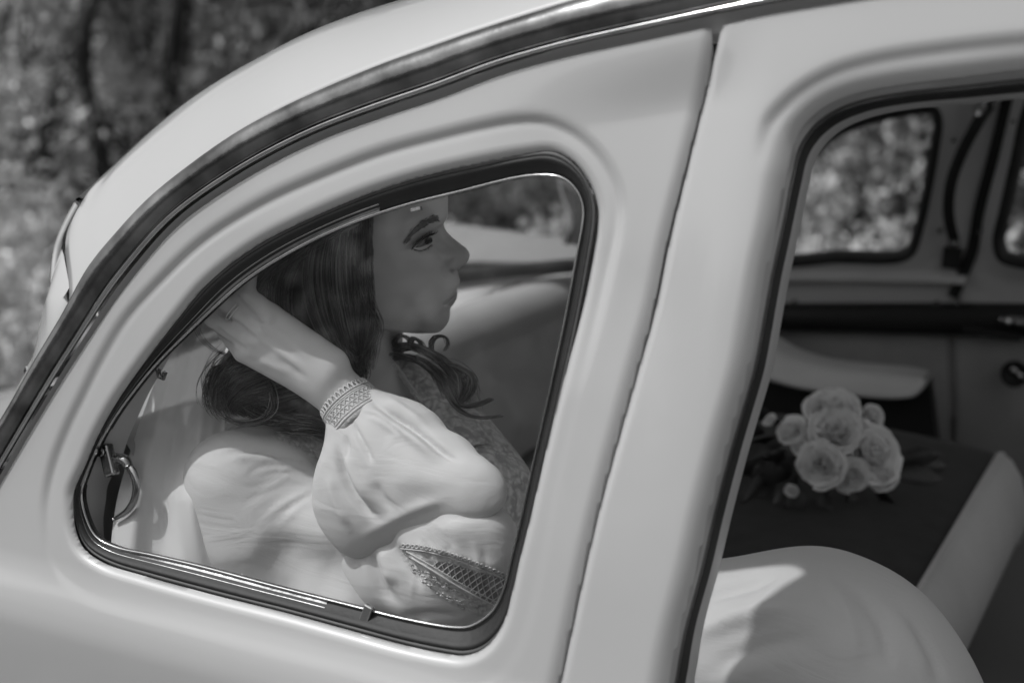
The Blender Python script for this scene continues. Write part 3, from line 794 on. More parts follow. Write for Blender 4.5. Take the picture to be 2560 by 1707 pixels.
class Field:
    def __init__(self, lo, hi, h):
        self.h = h; self.lo = np.asarray(lo, float); n = np.ceil((np.asarray(hi) - self.lo) / h).astype(int) + 1
        self.f = np.full(n, 1.0, np.float32)
    def _sub(self, lo, hi):
        i0 = np.maximum(((lo - self.lo) / self.h).astype(int) - 1, 0); i1 = np.minimum(((hi - self.lo) / self.h).astype(int) + 3, self.f.shape)
        if np.any(i1 <= i0): return None
        g = [self.lo[a] + self.h * np.arange(i0[a], i1[a]) for a in range(3)]
        return tuple(slice(i0[a], i1[a]) for a in range(3)), np.meshgrid(*g, indexing='ij', sparse=True)
    def cap(self, a, b, ra, rb, k=0.01, flat=1.0):
        """rounded cone a-b; flat<1 squashes it along the view axis"""
        a = np.asarray(a, float); b = np.asarray(b, float); R = max(ra, rb) + k + .012
        r = self._sub(np.minimum(a, b) - R, np.maximum(a, b) + R)
        if r is None: return
        sl, (X, Y, Z) = r
        e = b - a; L = max(e @ e, 1e-12)
        t = np.clip(((X - a[0]) * e[0] + (Y - a[1]) * e[1] + (Z - a[2]) * e[2]) / L, 0, 1)
        dx, dy, dz = X - a[0] - t * e[0], Y - a[1] - t * e[1], Z - a[2] - t * e[2]
        if flat != 1.0:
            v = dx * fwd[0] + dy * fwd[1] + dz * fwd[2]
            s = np.sqrt(np.maximum(dx * dx + dy * dy + dz * dz - v * v, 0) + (v / flat) ** 2)
        else:
            s = np.sqrt(dx * dx + dy * dy + dz * dz)
        d = s - (ra + (rb - ra) * t)
        o = self.f[sl]
        if k > 0:
            hh = np.clip(.5 + .5 * (o - d) / k, 0, 1)
            self.f[sl] = (o * (1 - hh) + d * hh - k * hh * (1 - hh)).astype(np.float32)
        else:
            self.f[sl] = np.minimum(o, d)
    def chain(self, pts, k=.01, flat=1.0):
        """pts: (px, py, depth, radius px)"""
        P = [atd(p[0], p[1], p[2]) for p in pts]; R = [p[3] * mm(p[2]) for p in pts]
        if len(P) == 1: self.cap(P[0], P[0] + 1e-5, R[0], R[0], k, flat)
        for i in range(len(P) - 1): self.cap(P[i], P[i + 1], R[i], R[i + 1], k, flat)
    def mesh(self, smooth=2):
        f = self.f; n = f.shape; s = f < 0
        c = np.zeros((n[0] - 1, n[1] - 1, n[2] - 1), np.int8)
        for i in (0, 1):
            for j in (0, 1):
                for k in (0, 1): c += s[i:n[0] - 1 + i, j:n[1] - 1 + j, k:n[2] - 1 + k]
        act = (c > 0) & (c < 8)
        I = np.argwhere(act); idx = np.full(act.shape, -1, np.int64); idx[act] = np.arange(len(I))
        acc = np.zeros((len(I), 3)); cnt = np.zeros(len(I))
        corners = [(i, j, k) for i in (0, 1) for j in (0, 1) for k in (0, 1)]
        for a in corners:
            for ax in range(3):
                if a[ax]: continue
                b = list(a); b[ax] = 1
                fa = f[I[:, 0] + a[0], I[:, 1] + a[1], I[:, 2] + a[2]]; fb = f[I[:, 0] + b[0], I[:, 1] + b[1], I[:, 2] + b[2]]
                m = (fa < 0) != (fb < 0)
                t = np.where(m, fa / np.where(m, fa - fb, 1), 0)
                p = I + np.array(a); p = p.astype(float); p[:, ax] += t
                acc += p * m[:, None]; cnt += m
        V = acc / cnt[:, None] * self.h + self.lo
        F = []
        for ax in range(3):
            o1, o2 = (ax + 1) % 3, (ax + 2) % 3
            sl0 = [slice(None)] * 3; sl1 = [slice(None)] * 3
            sl0[ax] = slice(0, n[ax] - 1); sl1[ax] = slice(1, n[ax])
            ch = s[tuple(sl0)] != s[tuple(sl1)]
            E = np.argwhere(ch)
            E = E[(E[:, o1] > 0) & (E[:, o2] > 0) & (E[:, o1] < n[o1] - 1) & (E[:, o2] < n[o2] - 1)]
            q = []
            for d1, d2 in ((-1, -1), (0, -1), (0, 0), (-1, 0)):
                e = E.copy(); e[:, o1] += d1; e[:, o2] += d2
                q.append(idx[e[:, 0], e[:, 1], e[:, 2]])
            q = np.stack(q, 1); sg = s[E[:, 0], E[:, 1], E[:, 2]]
            q[~sg] = q[~sg][:, ::-1]
            F.append(q)
        F = np.vstack(F); F = F[(F >= 0).all(1)]
        for _ in range(smooth): V = lap(V, F)
        return V, F

def lap(V, F, w=.5):
    acc = np.zeros_like(V); cnt = np.zeros(len(V))
    for a, b in ((0, 1), (1, 2), (2, 3), (3, 0)):
        for x, y in ((a, b), (b, a)):
            np.add.at(acc, F[:, x], V[F[:, y]]); np.add.at(cnt, F[:, x], 1)
    m = cnt > 0
    W_ = V.copy(); W_[m] = V[m] * (1 - w) + acc[m] / cnt[m][:, None] * w
    return W_

def normals(V, F):
    n = np.cross(V[F[:, 2]] - V[F[:, 0]], V[F[:, 3]] - V[F[:, 1]])
    N = np.zeros_like(V)
    for k in range(4): np.add.at(N, F[:, k], n)
    return N / np.maximum(np.linalg.norm(N, axis=1, keepdims=True), 1e-12)

def line_d(P, px, py):
    """distance in pixels to a polyline and position along it"""
    P = np.asarray(P, float); D = np.full(px.shape, 1e9); S = np.zeros(px.shape)
    side = np.zeros(px.shape); m = len(P) - 1
    for i in range(m):
        a, b = P[i], P[i + 1]; e = b - a; L = e @ e
        t = np.clip(((px - a[0]) * e[0] + (py - a[1]) * e[1]) / L, 0, 1)
        dx, dy = px - a[0] - t * e[0], py - a[1] - t * e[1]
        d = np.hypot(dx, dy); k = d < D
        D = np.where(k, d, D); S = np.where(k, (i + t) / m, S); side = np.where(k, np.sign(e[0] * dy - e[1] * dx), side)
    return D, S, side

def folds(V, F, specs, facing=True):
    """press traced folds into a cloth or skin mesh: (polyline px, amplitude m, width px, kind)"""
    N = normals(V, F); q = px_of(V)
    view = (V - CAM_LOC); view /= np.linalg.norm(view, axis=1, keepdims=True)
    w = np.clip(-(N * view).sum(1) * 2, 0, 1) if facing else 1.0
    disp = np.zeros(len(V))
    for sp in specs:
        P, A, wd = spline(np.array(sp[0], float), max(6, 6 * len(sp[0]))), sp[1], sp[2]
        kind = sp[3] if len(sp) > 3 else 'v'
        D, S, sd = line_d(P, q[:, 0], q[:, 1])
        taper = sstep(0, .34, np.minimum(S, 1 - S)) if kind != 'full' else 1.0
        if kind == 'step':       # overlapping fold: one side stands proud and falls off softly
            x = D * sd
            g = np.where(x < 0, np.exp(-(x / (wd * 4)) ** 2), np.exp(-(x / (wd * .5)) ** 2))
            disp += A * g * taper
        else:
            disp += A * np.exp(-(D / wd) ** 2) * taper
    return V + N * (disp * w)[:, None]

def in_poly(P, px, py):
    return poly_sd(spline(np.array(P, float), 10 * len(P), True), px, py)

def add_attr(o, name, vals):
    a = o.data.attributes.new(name, 'FLOAT', 'POINT'); a.data.foreach_set('value', np.asarray(vals, np.float32))

bride = empty('person')
tag(bride, 'woman in a white lace wedding dress seated in the car, hand lifted behind her head', 'person')

# ---------------------------------------------------------------- materials
def attr_mix(name, a, b, attr, rough=.5, sss=0.0, bump=0.0, bscale=300, extra=None, sheen=0.0):
    m = mat(name, a, rough=rough, sss=sss, bump=bump, bscale=bscale, sheen=sheen)
    t = m.node_tree; bs = t.nodes['Principled BSDF']
    at_ = t.nodes.new('ShaderNodeAttribute'); at_.attribute_name = attr
    mx = t.nodes.new('ShaderNodeMix'); mx.data_type = 'RGBA'
    t.links.new(at_.outputs['Fac'], mx.inputs['Factor'])
    mx.inputs['A'].default_value = (a, a, a, 1); mx.inputs['B'].default_value = (b, b, b, 1)
    t.links.new(mx.outputs['Result'], bs.inputs['Base Color'])
    return m
M['skin'] = attr_mix('skin', .66, .26, 'lip_and_shade', rough=.5, sss=.25, bump=.06, bscale=900)  # darker tone: lip colour plus painted mouth and nostril shade
M['skin'].node_tree.nodes['Principled BSDF'].inputs['Specular IOR Level'].default_value = .35
M['hair'] = attr_mix('brown_hair', .012, .26, 'tone', rough=.30)
M['lash'] = mat('lashes', .008, rough=.6)
M['brow'] = mat('brow_hair', .14, rough=.6)
M['sclera'] = mat('eye_white', .17, rough=.2)
M['iris'] = mat('iris', .02, rough=.15)

def cloth_mat():
    m = mat('white_crepe', .60, rough=.75, sheen=.25)
    t = m.node_tree; bs = t.nodes['Principled BSDF']; tc = t.nodes['Texture Coordinate']
    # lace: worm-like floral relief, darker in its gaps
    at_ = t.nodes.new('ShaderNodeAttribute'); at_.attribute_name = 'lace'
    vo = t.nodes.new('ShaderNodeTexVoronoi'); vo.feature = 'SMOOTH_F1'; vo.inputs['Scale'].default_value = 150
    no = t.nodes.new('ShaderNodeTexNoise'); no.inputs['Scale'].default_value = 60; no.inputs['Detail'].default_value = 3
    ad = t.nodes.new('ShaderNodeVectorMath'); ad.operation = 'ADD'; sc_ = t.nodes.new('ShaderNodeVectorMath'); sc_.operation = 'SCALE'; sc_.inputs['Scale'].default_value = .03
    t.links.new(tc.outputs['Object'], no.inputs['Vector']); t.links.new(no.outputs['Color'], sc_.inputs[0])
    t.links.new(tc.outputs['Object'], ad.inputs[0]); t.links.new(sc_.outputs[0], ad.inputs[1]); t.links.new(ad.outputs[0], vo.inputs['Vector'])
    rp = t.nodes.new('ShaderNodeValToRGB')
    rp.color_ramp.elements[0].position = .25; rp.color_ramp.elements[0].color = (.68, .68, .68, 1); rp.color_ramp.elements[1].position = .62; rp.color_ramp.elements[1].color = (.36, .36, .36, 1)
    t.links.new(vo.outputs['Distance'], rp.inputs['Fac'])
    mx = t.nodes.new('ShaderNodeMix'); mx.data_type = 'RGBA'; mx.inputs['A'].default_value = (.60, .60, .60, 1)
    t.links.new(at_.outputs['Fac'], mx.inputs['Factor']); t.links.new(rp.outputs[0], mx.inputs['B'])
    net = t.nodes.new('ShaderNodeAttribute'); net.attribute_name = 'net'
    m2 = t.nodes.new('ShaderNodeMix'); m2.data_type = 'RGBA'; m2.inputs['B'].default_value = (.26, .26, .26, 1)
    t.links.new(net.outputs['Fac'], m2.inputs['Factor']); t.links.new(mx.outputs['Result'], m2.inputs['A']); t.links.new(m2.outputs['Result'], bs.inputs['Base Color'])
    # weave bump everywhere, lace bump where lace is
    wv = t.nodes.new('ShaderNodeTexNoise'); wv.inputs['Scale'].default_value = 700; t.links.new(tc.outputs['Object'], wv.inputs['Vector'])
    b1 = t.nodes.new('ShaderNodeBump'); b1.inputs['Strength'].default_value = .08; b1.inputs['Distance'].default_value = .001; t.links.new(wv.outputs['Fac'], b1.inputs['Height'])
    cr = t.nodes.new('ShaderNodeTexNoise'); cr.inputs['Scale'].default_value = 26; cr.inputs['Detail'].default_value = 3; cr.inputs['Distortion'].default_value = 1.2
    mpc = t.nodes.new('ShaderNodeMapping'); mpc.inputs['Rotation'].default_value = (0, .75, .4); mpc.inputs['Scale'].default_value = (.45, 1, 1.5)
    t.links.new(tc.outputs['Object'], mpc.inputs['Vector']); t.links.new(mpc.outputs[0], cr.inputs['Vector'])
    b0 = t.nodes.new('ShaderNodeBump'); b0.inputs['Strength'].default_value = .24; b0.inputs['Distance'].default_value = .006; t.links.new(cr.outputs['Fac'], b0.inputs['Height']); t.links.new(b0.outputs['Normal'], b1.inputs['Normal'])
    ml = t.nodes.new('ShaderNodeMath'); ml.operation = 'MULTIPLY'; t.links.new(vo.outputs['Distance'], ml.inputs[0]); t.links.new(at_.outputs['Fac'], ml.inputs[1])
    b2 = t.nodes.new('ShaderNodeBump'); b2.invert = True; b2.inputs['Strength'].default_value = .6; b2.inputs['Distance'].default_value = .003; t.links.new(ml.outputs[0], b2.inputs['Height']); t.links.new(b1.outputs['Normal'], b2.inputs['Normal'])
    t.links.new(b2.outputs['Normal'], bs.inputs['Normal'])
    return m
M['dress'] = cloth_mat()
M['thread'] = mat('lace_thread', .60, rough=.8)

# ---------------------------------------------------------------- head: control net, rows (height), columns (side)
DH = 1.395                                  # depth of the middle of the head
HS = FPX / DH / 1000.0                      # px per mm
EL = math.radians(14)                       # the head tips towards the window: seen slightly from above
NAS = np.array([1110.0, 561.6])
hc = atd(NAS[0], NAS[1], DH)
vd = hc - CAM_LOC; vd /= np.linalg.norm(vd)
imR = CR - vd * (CR @ vd); imR /= np.linalg.norm(imR); imU = np.cross(imR, vd)
HF = imR
HU = imU * math.cos(EL) + (-vd) * math.sin(EL) * -1.0 * -1.0
HL = np.cross(HF, HU) * -1.0
HU = imU * math.cos(EL) - vd * math.sin(EL) * 1.0
HL = -vd * math.cos(EL) - imU * math.sin(EL)   # her right side, towards the window
def row(u, mid, cols): return u, [(0, mid)] + cols
NET = [
 (92, [(0, -62), (6, -62), (12, -62.5), (18, -63), (25, -64), (31, -67), (36, -73), (38, -82), (36, -95), (28, -108), (0, -116)]),
 (78, [(0, -24), (9, -24.5), (17, -26), (26, -29), (36, -35), (45, -44), (52, -58), (55, -78), (52, -110), (36, -140), (0, -152)]),
 (58, [(0, -4), (10, -4.5), (19, -6), (30, -10), (42, -18), (53, -30), (62, -47), (66, -72), (63, -112), (44, -152), (0, -168)]),
 (40, [(0, 3), (10, 2.6), (19, 1), (29, -2.5), (41, -10), (53, -22), (63, -40), (69, -66), (68, -108), (47, -154), (0, -174)]),
 (25, [(0, 4), (10, 3.8), (18, 3), (28, .5), (40, -6), (52, -17), (62, -34), (69, -60), (70, -105), (48, -154), (0, -175)]),
 (14, [(0, 2.6), (9, 3.2), (17, 3.6), (28, 2.0), (40, -4), (50, -13.5), (60, -32), (67, -58), (70, -102), (48, -152), (0, -173)]),
 (7, [(0, 1.0), (8, .6), (16, -.5), (27, -1), (38, -5), (47, -14), (58, -32), (66.5, -58), (70, -100), (48, -150), (0, -171)]),
 (0, [(0, 0), (7, -3.5), (14, -9.5), (24, -8.5), (34, -10), (43, -17.5), (56, -33), (66, -58), (70, -99), (48, -148), (0, -168)]),
 (-6, [(0, 2.2), (6.5, -2), (13, -10), (23, -8.6), (33, -10), (43, -18), (56.5, -33), (66, -58), (70, -98), (48, -146), (0, -165)]),
 (-12, [(0, 7.4), (6, 2), (12, -6.5), (23, -9), (34, -11), (44, -18), (57, -33), (66, -58), (70, -97), (48, -144), (0, -162)]),
 (-19.5, [(0, 16.2), (5, 12), (9.5, 3.5), (17, -4.5), (28, -6.5), (41, -12), (56, -28), (66, -56), (69.5, -95), (47, -140), (0, -157)]),
 (-24, [(0, 22), (5.5, 18.5), (10, 9.5), (16, .5), (25, -4.5), (39, -10), (54.5, -26), (65.5, -55), (69, -94), (46, -138), (0, -154)]),
 (-29, [(0, 24.9), (6, 22.5), (11, 13.5), (15.4, 5), (21, -1.5), (36, -7), (53, -24), (65, -55), (68.5, -93), (45, -135), (0, -151)]),
 (-32.5, [(0, 25.1), (6, 23), (11.4, 14), (15.9, 6.5), (19.6, -.6), (34, -5.6), (52, -23), (64.5, -55), (68, -92), (44, -133), (0, -148)]),
 (-37, [(0, 23.5), (6, 21), (11.8, 13.4), (16.0, 7.4), (18.6, .5), (32, -4.4), (50, -22), (64, -54), (67.5, -91), (43, -130), (0, -145)]),
 (-41, [(0, 19), (5, 17.5), (11, 12), (15.2, 7.0), (18, 1.8), (31, -4), (49, -21.5), (63.5, -54), (67, -90), (42, -128), (0, -142)]),
 (-44.6, [(0, 13.7), (5, 12.7), (10, 10), (15, 6), (20, 1.6), (31, -4), (48, -21), (63, -54), (66.5, -89), (41, -126), (0, -139)]),
 (-48, [(0, 12.8), (4.5, 12.8), (10, 10.8), (15.5, 7.2), (21, 2.2), (31, -3.6), (47.5, -20.5), (62.5, -54), (66, -88), (40, -123), (0, -136)]),
 (-53.3, [(0, 14.2), (4, 14.4), (10, 12.6), (16, 8.6), (22, 3.4), (31, -3.2), (47, -20), (62, -54), (65.5, -87), (39, -120), (0, -133)]),
 (-57, [(0, 15.2), (4, 15.4), (10, 13.6), (17, 9.2), (23, 3.6), (31, -3.2), (46, -20), (61.5, -54), (65, -86), (38, -118), (0, -130)]),
 (-60.5, [(0, 14.4), (4.5, 14.2), (10.5, 12.3), (17.5, 8), (23.5, 2.8), (31, -3.2), (45.5, -20), (61, -54), (64.5, -85), (37, -116), (0, -128)]),
 (-65.5, [(0, 12.4), (5, 12), (11, 9.6), (18, 5.0), (24, 1.2), (31, -3.6), (45, -20), (60, -54), (64, -84), (36, -113), (0, -124)]),
 (-70, [(0, 12.9), (5, 12.7), (11, 10.5), (17, 7.2), (23, 2.6), (31, -4), (44, -20), (59, -53), (63, -83), (35, -110), (0, -121)]),
 (-74, [(0, 12.6), (5, 12.2), (10.5, 10.0), (16.5, 7), (23, 2), (31, -4.6), (43.5, -20), (58.5, -52), (62.5, -82), (34, -108), (0, -118)]),
 (-79, [(0, 10.2), (5, 9.8), (10, 8.2), (16, 5.4), (23, .8), (31, -5.8), (43, -20.5), (58, -52), (61.5, -81), (33, -105), (0, -115)]),
 (-83.5, [(0, 6.8), (5, 6.4), (10, 5.4), (16.5, 3.0), (23.5, -1.6), (31, -7.6), (42.5, -21.5), (57, -52), (60.5, -80), (32, -103), (0, -112)]),
 (-86.5, [(0, 5.9), (5, 5.6), (10, 4.6), (17, 2.0), (24, -3), (31, -8.8), (42, -22), (56, -52), (60, -79), (31, -101), (0, -110)]),
 (-92, [(0, 5.7), (6, 5.5), (12, 4), (18, .4), (24, -5), (31, -11), (40, -23), (54, -52), (58, -78), (30, -98), (0, -107)]),
 (-98, [(0, 4.3), (6, 4), (12, 1.8), (18, -2.4), (23.5, -8), (30, -14.5), (38.5, -26), (51.5, -52), (56, -75), (29, -95), (0, -104)]),
 (-104.5, [(0, .6), (6, 0), (12, -3), (17, -7), (22, -12), (29, -19), (36.5, -30), (48, -52), (53, -72), (28, -92), (0, -100)]),
 (-108.5, [(0, -5), (6, -5.5), (11.5, -8), (16, -12), (20.5, -17), (27, -24), (34, -34), (44, -53), (48, -69), (26, -89), (0, -97)]),
 (-110, [(0, -13), (6, -13.4), (11, -15), (15, -18), (19, -23), (25, -29), (31, -38), (40, -54), (43, -67), (24, -86), (0, -94)]),
 (-109, [(0, -24), (5, -24), (9, -25), (12, -27), (15, -31), (20, -36), (25, -44), (32, -56), (34, -66), (18, -80), (0, -88)]),
 (-106, [(0, -40), (3, -40), (5, -41), (7, -42), (9, -44), (12, -48), (15, -53), (18, -60), (18, -66), (10, -73), (0, -78)]),
]
A = np.zeros((len(NET), 11, 3))
for i, (u, cols) in enumerate(NET):
    wgt = np.clip((-u - 72) / 38, 0, 1)
    for j, (w_, f_) in enumerate(cols):
        A[i, j] = (f_, u + wgt * 0.30 * max(0, -f_ - 6) * (1 if j < 9 else .8), w_)
def cr_interp(A, n):
    """Catmull-Rom along axis 0"""
    B = np.concatenate([2 * A[:1] - A[1:2], A, 2 * A[-1:] - A[-2:-1]], 0)
    out = []
    for i in range(len(A) - 1):
        for t in np.arange(n) / n:
            p0, p1, p2, p3 = B[i], B[i + 1], B[i + 2], B[i + 3]
            out.append(.5 * ((2 * p1) + (-p0 + p2) * t + (2 * p0 - 5 * p1 + 4 * p2 - p3) * t * t + (-p0 + 3 * p1 - 3 * p2 + p3) * t ** 3))
    out.append(A[-1]); return np.array(out)
G = cr_interp(A, 4); G = cr_interp(G.transpose(1, 0, 2), 5).transpose(1, 0, 2)
G[:, 0, 2] = 0; G[:, -1, 2] = 0
nr, nc_ = G.shape[:2]
full = np.concatenate([G, (G * np.array([1, 1, -1]))[:, ::-1][:, 1:-1]], 1)
def head3(g):
    g = np.asarray(g, float) / 1000.0
    return hc + HF * g[..., 0:1] + HU * g[..., 1:2] + HL * g[..., 2:3]
Vh = head3(full).reshape(-1, 3); Fh = grid_faces(nr, full.shape[1], False, True)
nrm = normals(Vh, Fh)
if ((nrm * (Vh - Vh.mean(0))).sum(1)).mean() < 0: Fh = Fh[:, ::-1].copy()
Vh = lap(Vh, Fh, .35)
FACE = [([(1112, 759), (1124, 749), (1135, 739), (1147, 727)], -.0022, 3.0, 'full'),      # mouth line
        ([(1142, 640), (1122, 652), (1109, 668), (1110, 684), (1118, 694)], -.0026, 5.0), ([(1138, 656), (1126, 665), (1122, 676)], .0014, 7.0),               # wing of the nose
        ([(1126, 680), (1138, 679), (1150, 674)], -.0026, 4.0),                            # nostril
        ([(1112, 700), (1100, 725), (1098, 745)], -.0006, 9.0),
        ([(1032, 600), (1050, 583), (1070, 570), (1090, 565)], -.0008, 5.0),               # lid crease
        ([(1030, 624), (1050, 607), (1066, 596), (1082, 590)], .0010, 5.0),                # upper lid
        ([(1050, 640), (1070, 632), (1090, 625)], .0005, 8.0)]
Vh = folds(Vh, Fh, FACE)
bvh_head = BVHTree.FromPolygons([tuple(v) for v in Vh], Fh.tolist())

# ---------------------------------------------------------------- body, arm and hand (one skin)
lo = np.minimum.reduce([atd(430, 1500, 1.55), atd(480, 600, 1.25), atd(1400, 600, 1.2), atd(1400, 1500, 1.2), atd(430, 1500, 1.2)]) - .05
hi = np.maximum.reduce([atd(430, 1500, 1.55), atd(480, 600, 1.25), atd(1400, 600, 1.55), atd(1400, 1500, 1.55), atd(430, 650, 1.55)]) + .05
B = Field(lo, hi, .0024)
B.chain([(905, 740, 1.42, 118), (878, 900, 1.435, 112), (880, 1000, 1.44, 125)], .02)          # neck
B.chain([(880, 1040, 1.44, 110), (700, 1180, 1.41, 95), (640, 1220, 1.38, 80)], .03)            # near shoulder
B.chain([(900, 1030, 1.45, 105), (1040, 1100, 1.44, 95)], .03)                                   # upper chest
B.chain([(850, 1150, 1.44, 130), (860, 1450, 1.43, 170)], .04)                                   # trunk
B.chain([(650, 1230, 1.38, 75), (930, 1330, 1.32, 72), (1205, 1325, 1.235, 60)], .02)            # upper arm
B.chain([(1190, 1290, 1.245, 44), (1050, 1165, 1.275, 50), (930, 1062, 1.292, 50), (868, 1004, 1.300, 57)], .012)        # forearm
B.chain([(868, 1004, 1.300, 60), (815, 945, 1.298, 62)], .012, .82)
B.chain([(830, 907, 1.294, 40), (672, 791, 1.290, 35)], .010)
B.chain([(815, 930, 1.291, 42), (652, 826, 1.288, 34)], .010)
B.chain([(805, 955, 1.293, 40), (632, 858, 1.291, 32)], .010)
B.chain([(803, 975, 1.297, 36), (610, 880, 1.296, 27)], .010)
B.chain([(800, 905, 1.33, 38), (715, 810, 1.345, 30), (668, 745, 1.36, 24)], .012)               # thumb
B.chain([(674, 791, 1.289, 31), (643, 764, 1.288, 27), (613, 738, 1.286, 26), (617, 706, 1.292, 23), (632, 650, 1.32, 21), (660, 600, 1.35, 18)], .003)
B.chain([(650, 828, 1.288, 29), (600, 786, 1.288, 24.5), (560, 752, 1.288, 25.5), (526, 704, 1.305, 23), (518, 640, 1.33, 20)], .003)
B.chain([(628, 860, 1.292, 27), (575, 824, 1.292, 22.5), (531, 794, 1.293, 23), (498, 738, 1.312, 20), (498, 680, 1.33, 18)], .003)
B.chain([(606, 882, 1.298, 23), (580, 854, 1.305, 19), (548, 812, 1.318, 18), (527, 755, 1.335, 16)], .003)
Vb, Fb = B.mesh(2)
SKIN = [([(655, 802), (628, 778), (600, 752), (590, 735)], -.0035, 4.5, 'full'), ([(640, 846), (600, 815), (560, 788), (532, 762)], -.0030, 4.5, 'full'), ([(612, 872), (575, 847), (540, 820)], -.0025, 4.5, 'full'),
        ([(683, 785), (672, 800), (660, 812)], .0016, 9), ([(660, 820), (648, 832)], .0016, 9), ([(636, 852), (626, 864)], .0014, 9), ([(618, 728), (606, 740)], .0010, 9),
        ([(598, 812), (660, 850), (720, 892), (790, 952)], .0016, 9), ([(655, 805), (720, 850), (790, 905)], .0013, 10),
        ([(600, 868), (660, 905), (740, 940)], .0010, 9), ([(690, 890), (735, 925), (770, 950)], -.0012, 8),
        ([(640, 830), (700, 868), (760, 905)], -.0010, 9), ([(690, 790), (740, 820), (790, 860)], .0006, 12),
        ([(612, 905), (640, 900), (660, 890)], -.0008, 8),
        ([(588, 742), (600, 752), (612, 766)], -.0005, 4), ([(545, 770), (556, 780)], -.0004, 4),
        ([(905, 1010), (960, 1040), (1000, 1075)], -.0015, 8), ([(935, 985), (975, 1010), (1010, 1060)], -.0012, 6)]
Vb = folds(Vb, Fb, SKIN)
V_ = np.vstack([Vb, Vh]); F_ = np.vstack([Fb, Fh + len(Vb)])
body = mesh_obj('body', V_, F_, M['skin'], bride)
q = px_of(V_)
lip_shade_m = sstep(-2.0, 3.0, in_poly([(1113, 760), (1126, 747), (1146, 729), (1158, 736), (1156, 752), (1143, 764), (1126, 765)], q[:, 0], q[:, 1])) * .6
ml_ = line_d(spline(np.array([(1111, 760), (1124, 749), (1135, 739), (1150, 725)], float), 20), q[:, 0], q[:, 1])[0]
lip_shade_m = np.maximum(lip_shade_m, np.exp(-(ml_ / 3.2) ** 2))  # crease shade painted dark along the mouth line
lip_shade_m = np.maximum(lip_shade_m, .35 * sstep(-2, 3, in_poly([(1120, 750), (1134, 726), (1150, 706), (1160, 712), (1158, 728), (1146, 730)], q[:, 0], q[:, 1])))
isf = np.zeros(len(V_)); isf[len(Vb):] = 1
nostril_shade = np.exp(-((q[:, 0] - 1130) ** 2 + (q[:, 1] - 677) ** 2) / 6.0 ** 2) * .8  # shade of the nostril painted as a dark spot
add_attr(body, 'lip_and_shade', np.clip(lip_shade_m * .9 + nostril_shade, 0, 1) * isf)
bvh_body = BVHTree.FromPolygons([tuple(v) for v in Vb], Fb.tolist())

def cast(bvh, x, y, off=0.0, default=None):
    d = ray(x, y); L = np.linalg.norm(d); d = d / L
    loc, n, i, dist = bvh.ray_cast(Vector(CAM_LOC), Vector(d))
    if loc is None: return default
    return np.array(loc) - d * off

# ---------------------------------------------------------------- eye, lashes, brow
EYE = [(1038, 619), (1046, 611), (1056, 603), (1068, 596), (1078, 593), (1081, 600), (1076, 607), (1066, 612), (1052, 618)]
ec = spline(np.array(EYE, float), 40, True)
def patch(outline, off, dome, n=5):
    c = outline.mean(0); rings = []
    for k in range(n):
        s = 1 - k / n; rr_ = c + (outline - c) * s
        rings.append(np.array([cast(bvh_head, x, y, off + dome * (1 - s * s), hc) for x, y in rr_]))
    V = np.vstack(rings + [cast(bvh_head, c[0], c[1], off + dome, hc)[None]]); m = len(outline)
    F = grid_faces(n, m, False, True).tolist() + [[(n - 1) * m + i, (n - 1) * m + (i + 1) % m, n * m] for i in range(m)]
    return V, F
eV, eF_ = patch(ec, .0004, .0012); eye = mesh_obj('eye', eV, eF_, M['sclera'], bride)
ir = spline(np.array([(1062, 604), (1066, 597), (1073, 593), (1080, 596), (1081, 603), (1075, 609), (1067, 611)], float), 24, True)
iV, iF = patch(ir, .0018, .0006, 3); mesh_obj('iris', iV, iF, M['iris'], eye)

def strand_mesh(paths, rads, sides=3):
    V = []; F = []; n0 = 0
    for P, r in zip(paths, rads):
        v, f = tube(P, r, sides, False); V.append(v); F.append(np.array(f) + n0); n0 += len(v)
    return np.vstack(V), np.vstack(F)

rng = np.random.default_rng(3)
def on_head(x, y, off): return cast(bvh_head, x, y, off, atd(x, y, DH))
paths = []; rads = []
upper = spline(np.array([(1029, 624), (1042, 609), (1056, 598), (1070, 590), (1081, 586)], float), 40)
paths.append(np.array([on_head(x, y, .0016) for x, y in upper])); rads.append(np.interp(np.linspace(0, 1, 40), [0, .3, 1], [.0005, .0012, .0014]))
for i in range(46):
    t = i / 45; b = upper[int(t * 39)]
    L = 6 + 12 * t; ang = math.radians(-105 + 72 * t + rng.normal() * 9)
    tip = b + np.array([math.cos(ang), math.sin(ang)]) * L
    p0 = on_head(b[0], b[1], .0018); mid_ = (b + tip) / 2 + [2.0, 2.0]
    depth_t = (p0 - CAM_LOC) @ fwd - .004 - .004 * (1 - t)
    P = spline(np.array([p0, atd(mid_[0], mid_[1], depth_t), atd(tip[0], tip[1], depth_t - .002)]), 6)
    paths.append(P); rads.append(np.linspace(.00032 + .0003 * t, .00012, 6))
lower = spline(np.array([(1034, 623), (1050, 627), (1066, 622), (1080, 612)], float), 30)
paths.append(np.array([on_head(x, y, .0008) for x, y in lower])); rads.append(np.full(30, .0004))
for i in range(24):
    b = lower[int(i / 23 * 29)]; tip = b + np.array([rng.normal() * 2 + 1, 4.5 + rng.normal() * 1.5])
    paths.append(np.array([on_head(b[0], b[1], .001), on_head((b[0] + tip[0]) / 2, (b[1] + tip[1]) / 2, .0022), on_head(tip[0], tip[1], .002)])); rads.append(np.linspace(.00025, .0001, 3))
V_, F_ = strand_mesh(paths, rads, 4); mesh_obj('eyelashes', V_, F_, M['lash'], bride)
bl = spline(np.array([(1016, 603), (1034, 581), (1055, 563), (1078, 551), (1099, 544)], float), 60)
paths = []; rads = []
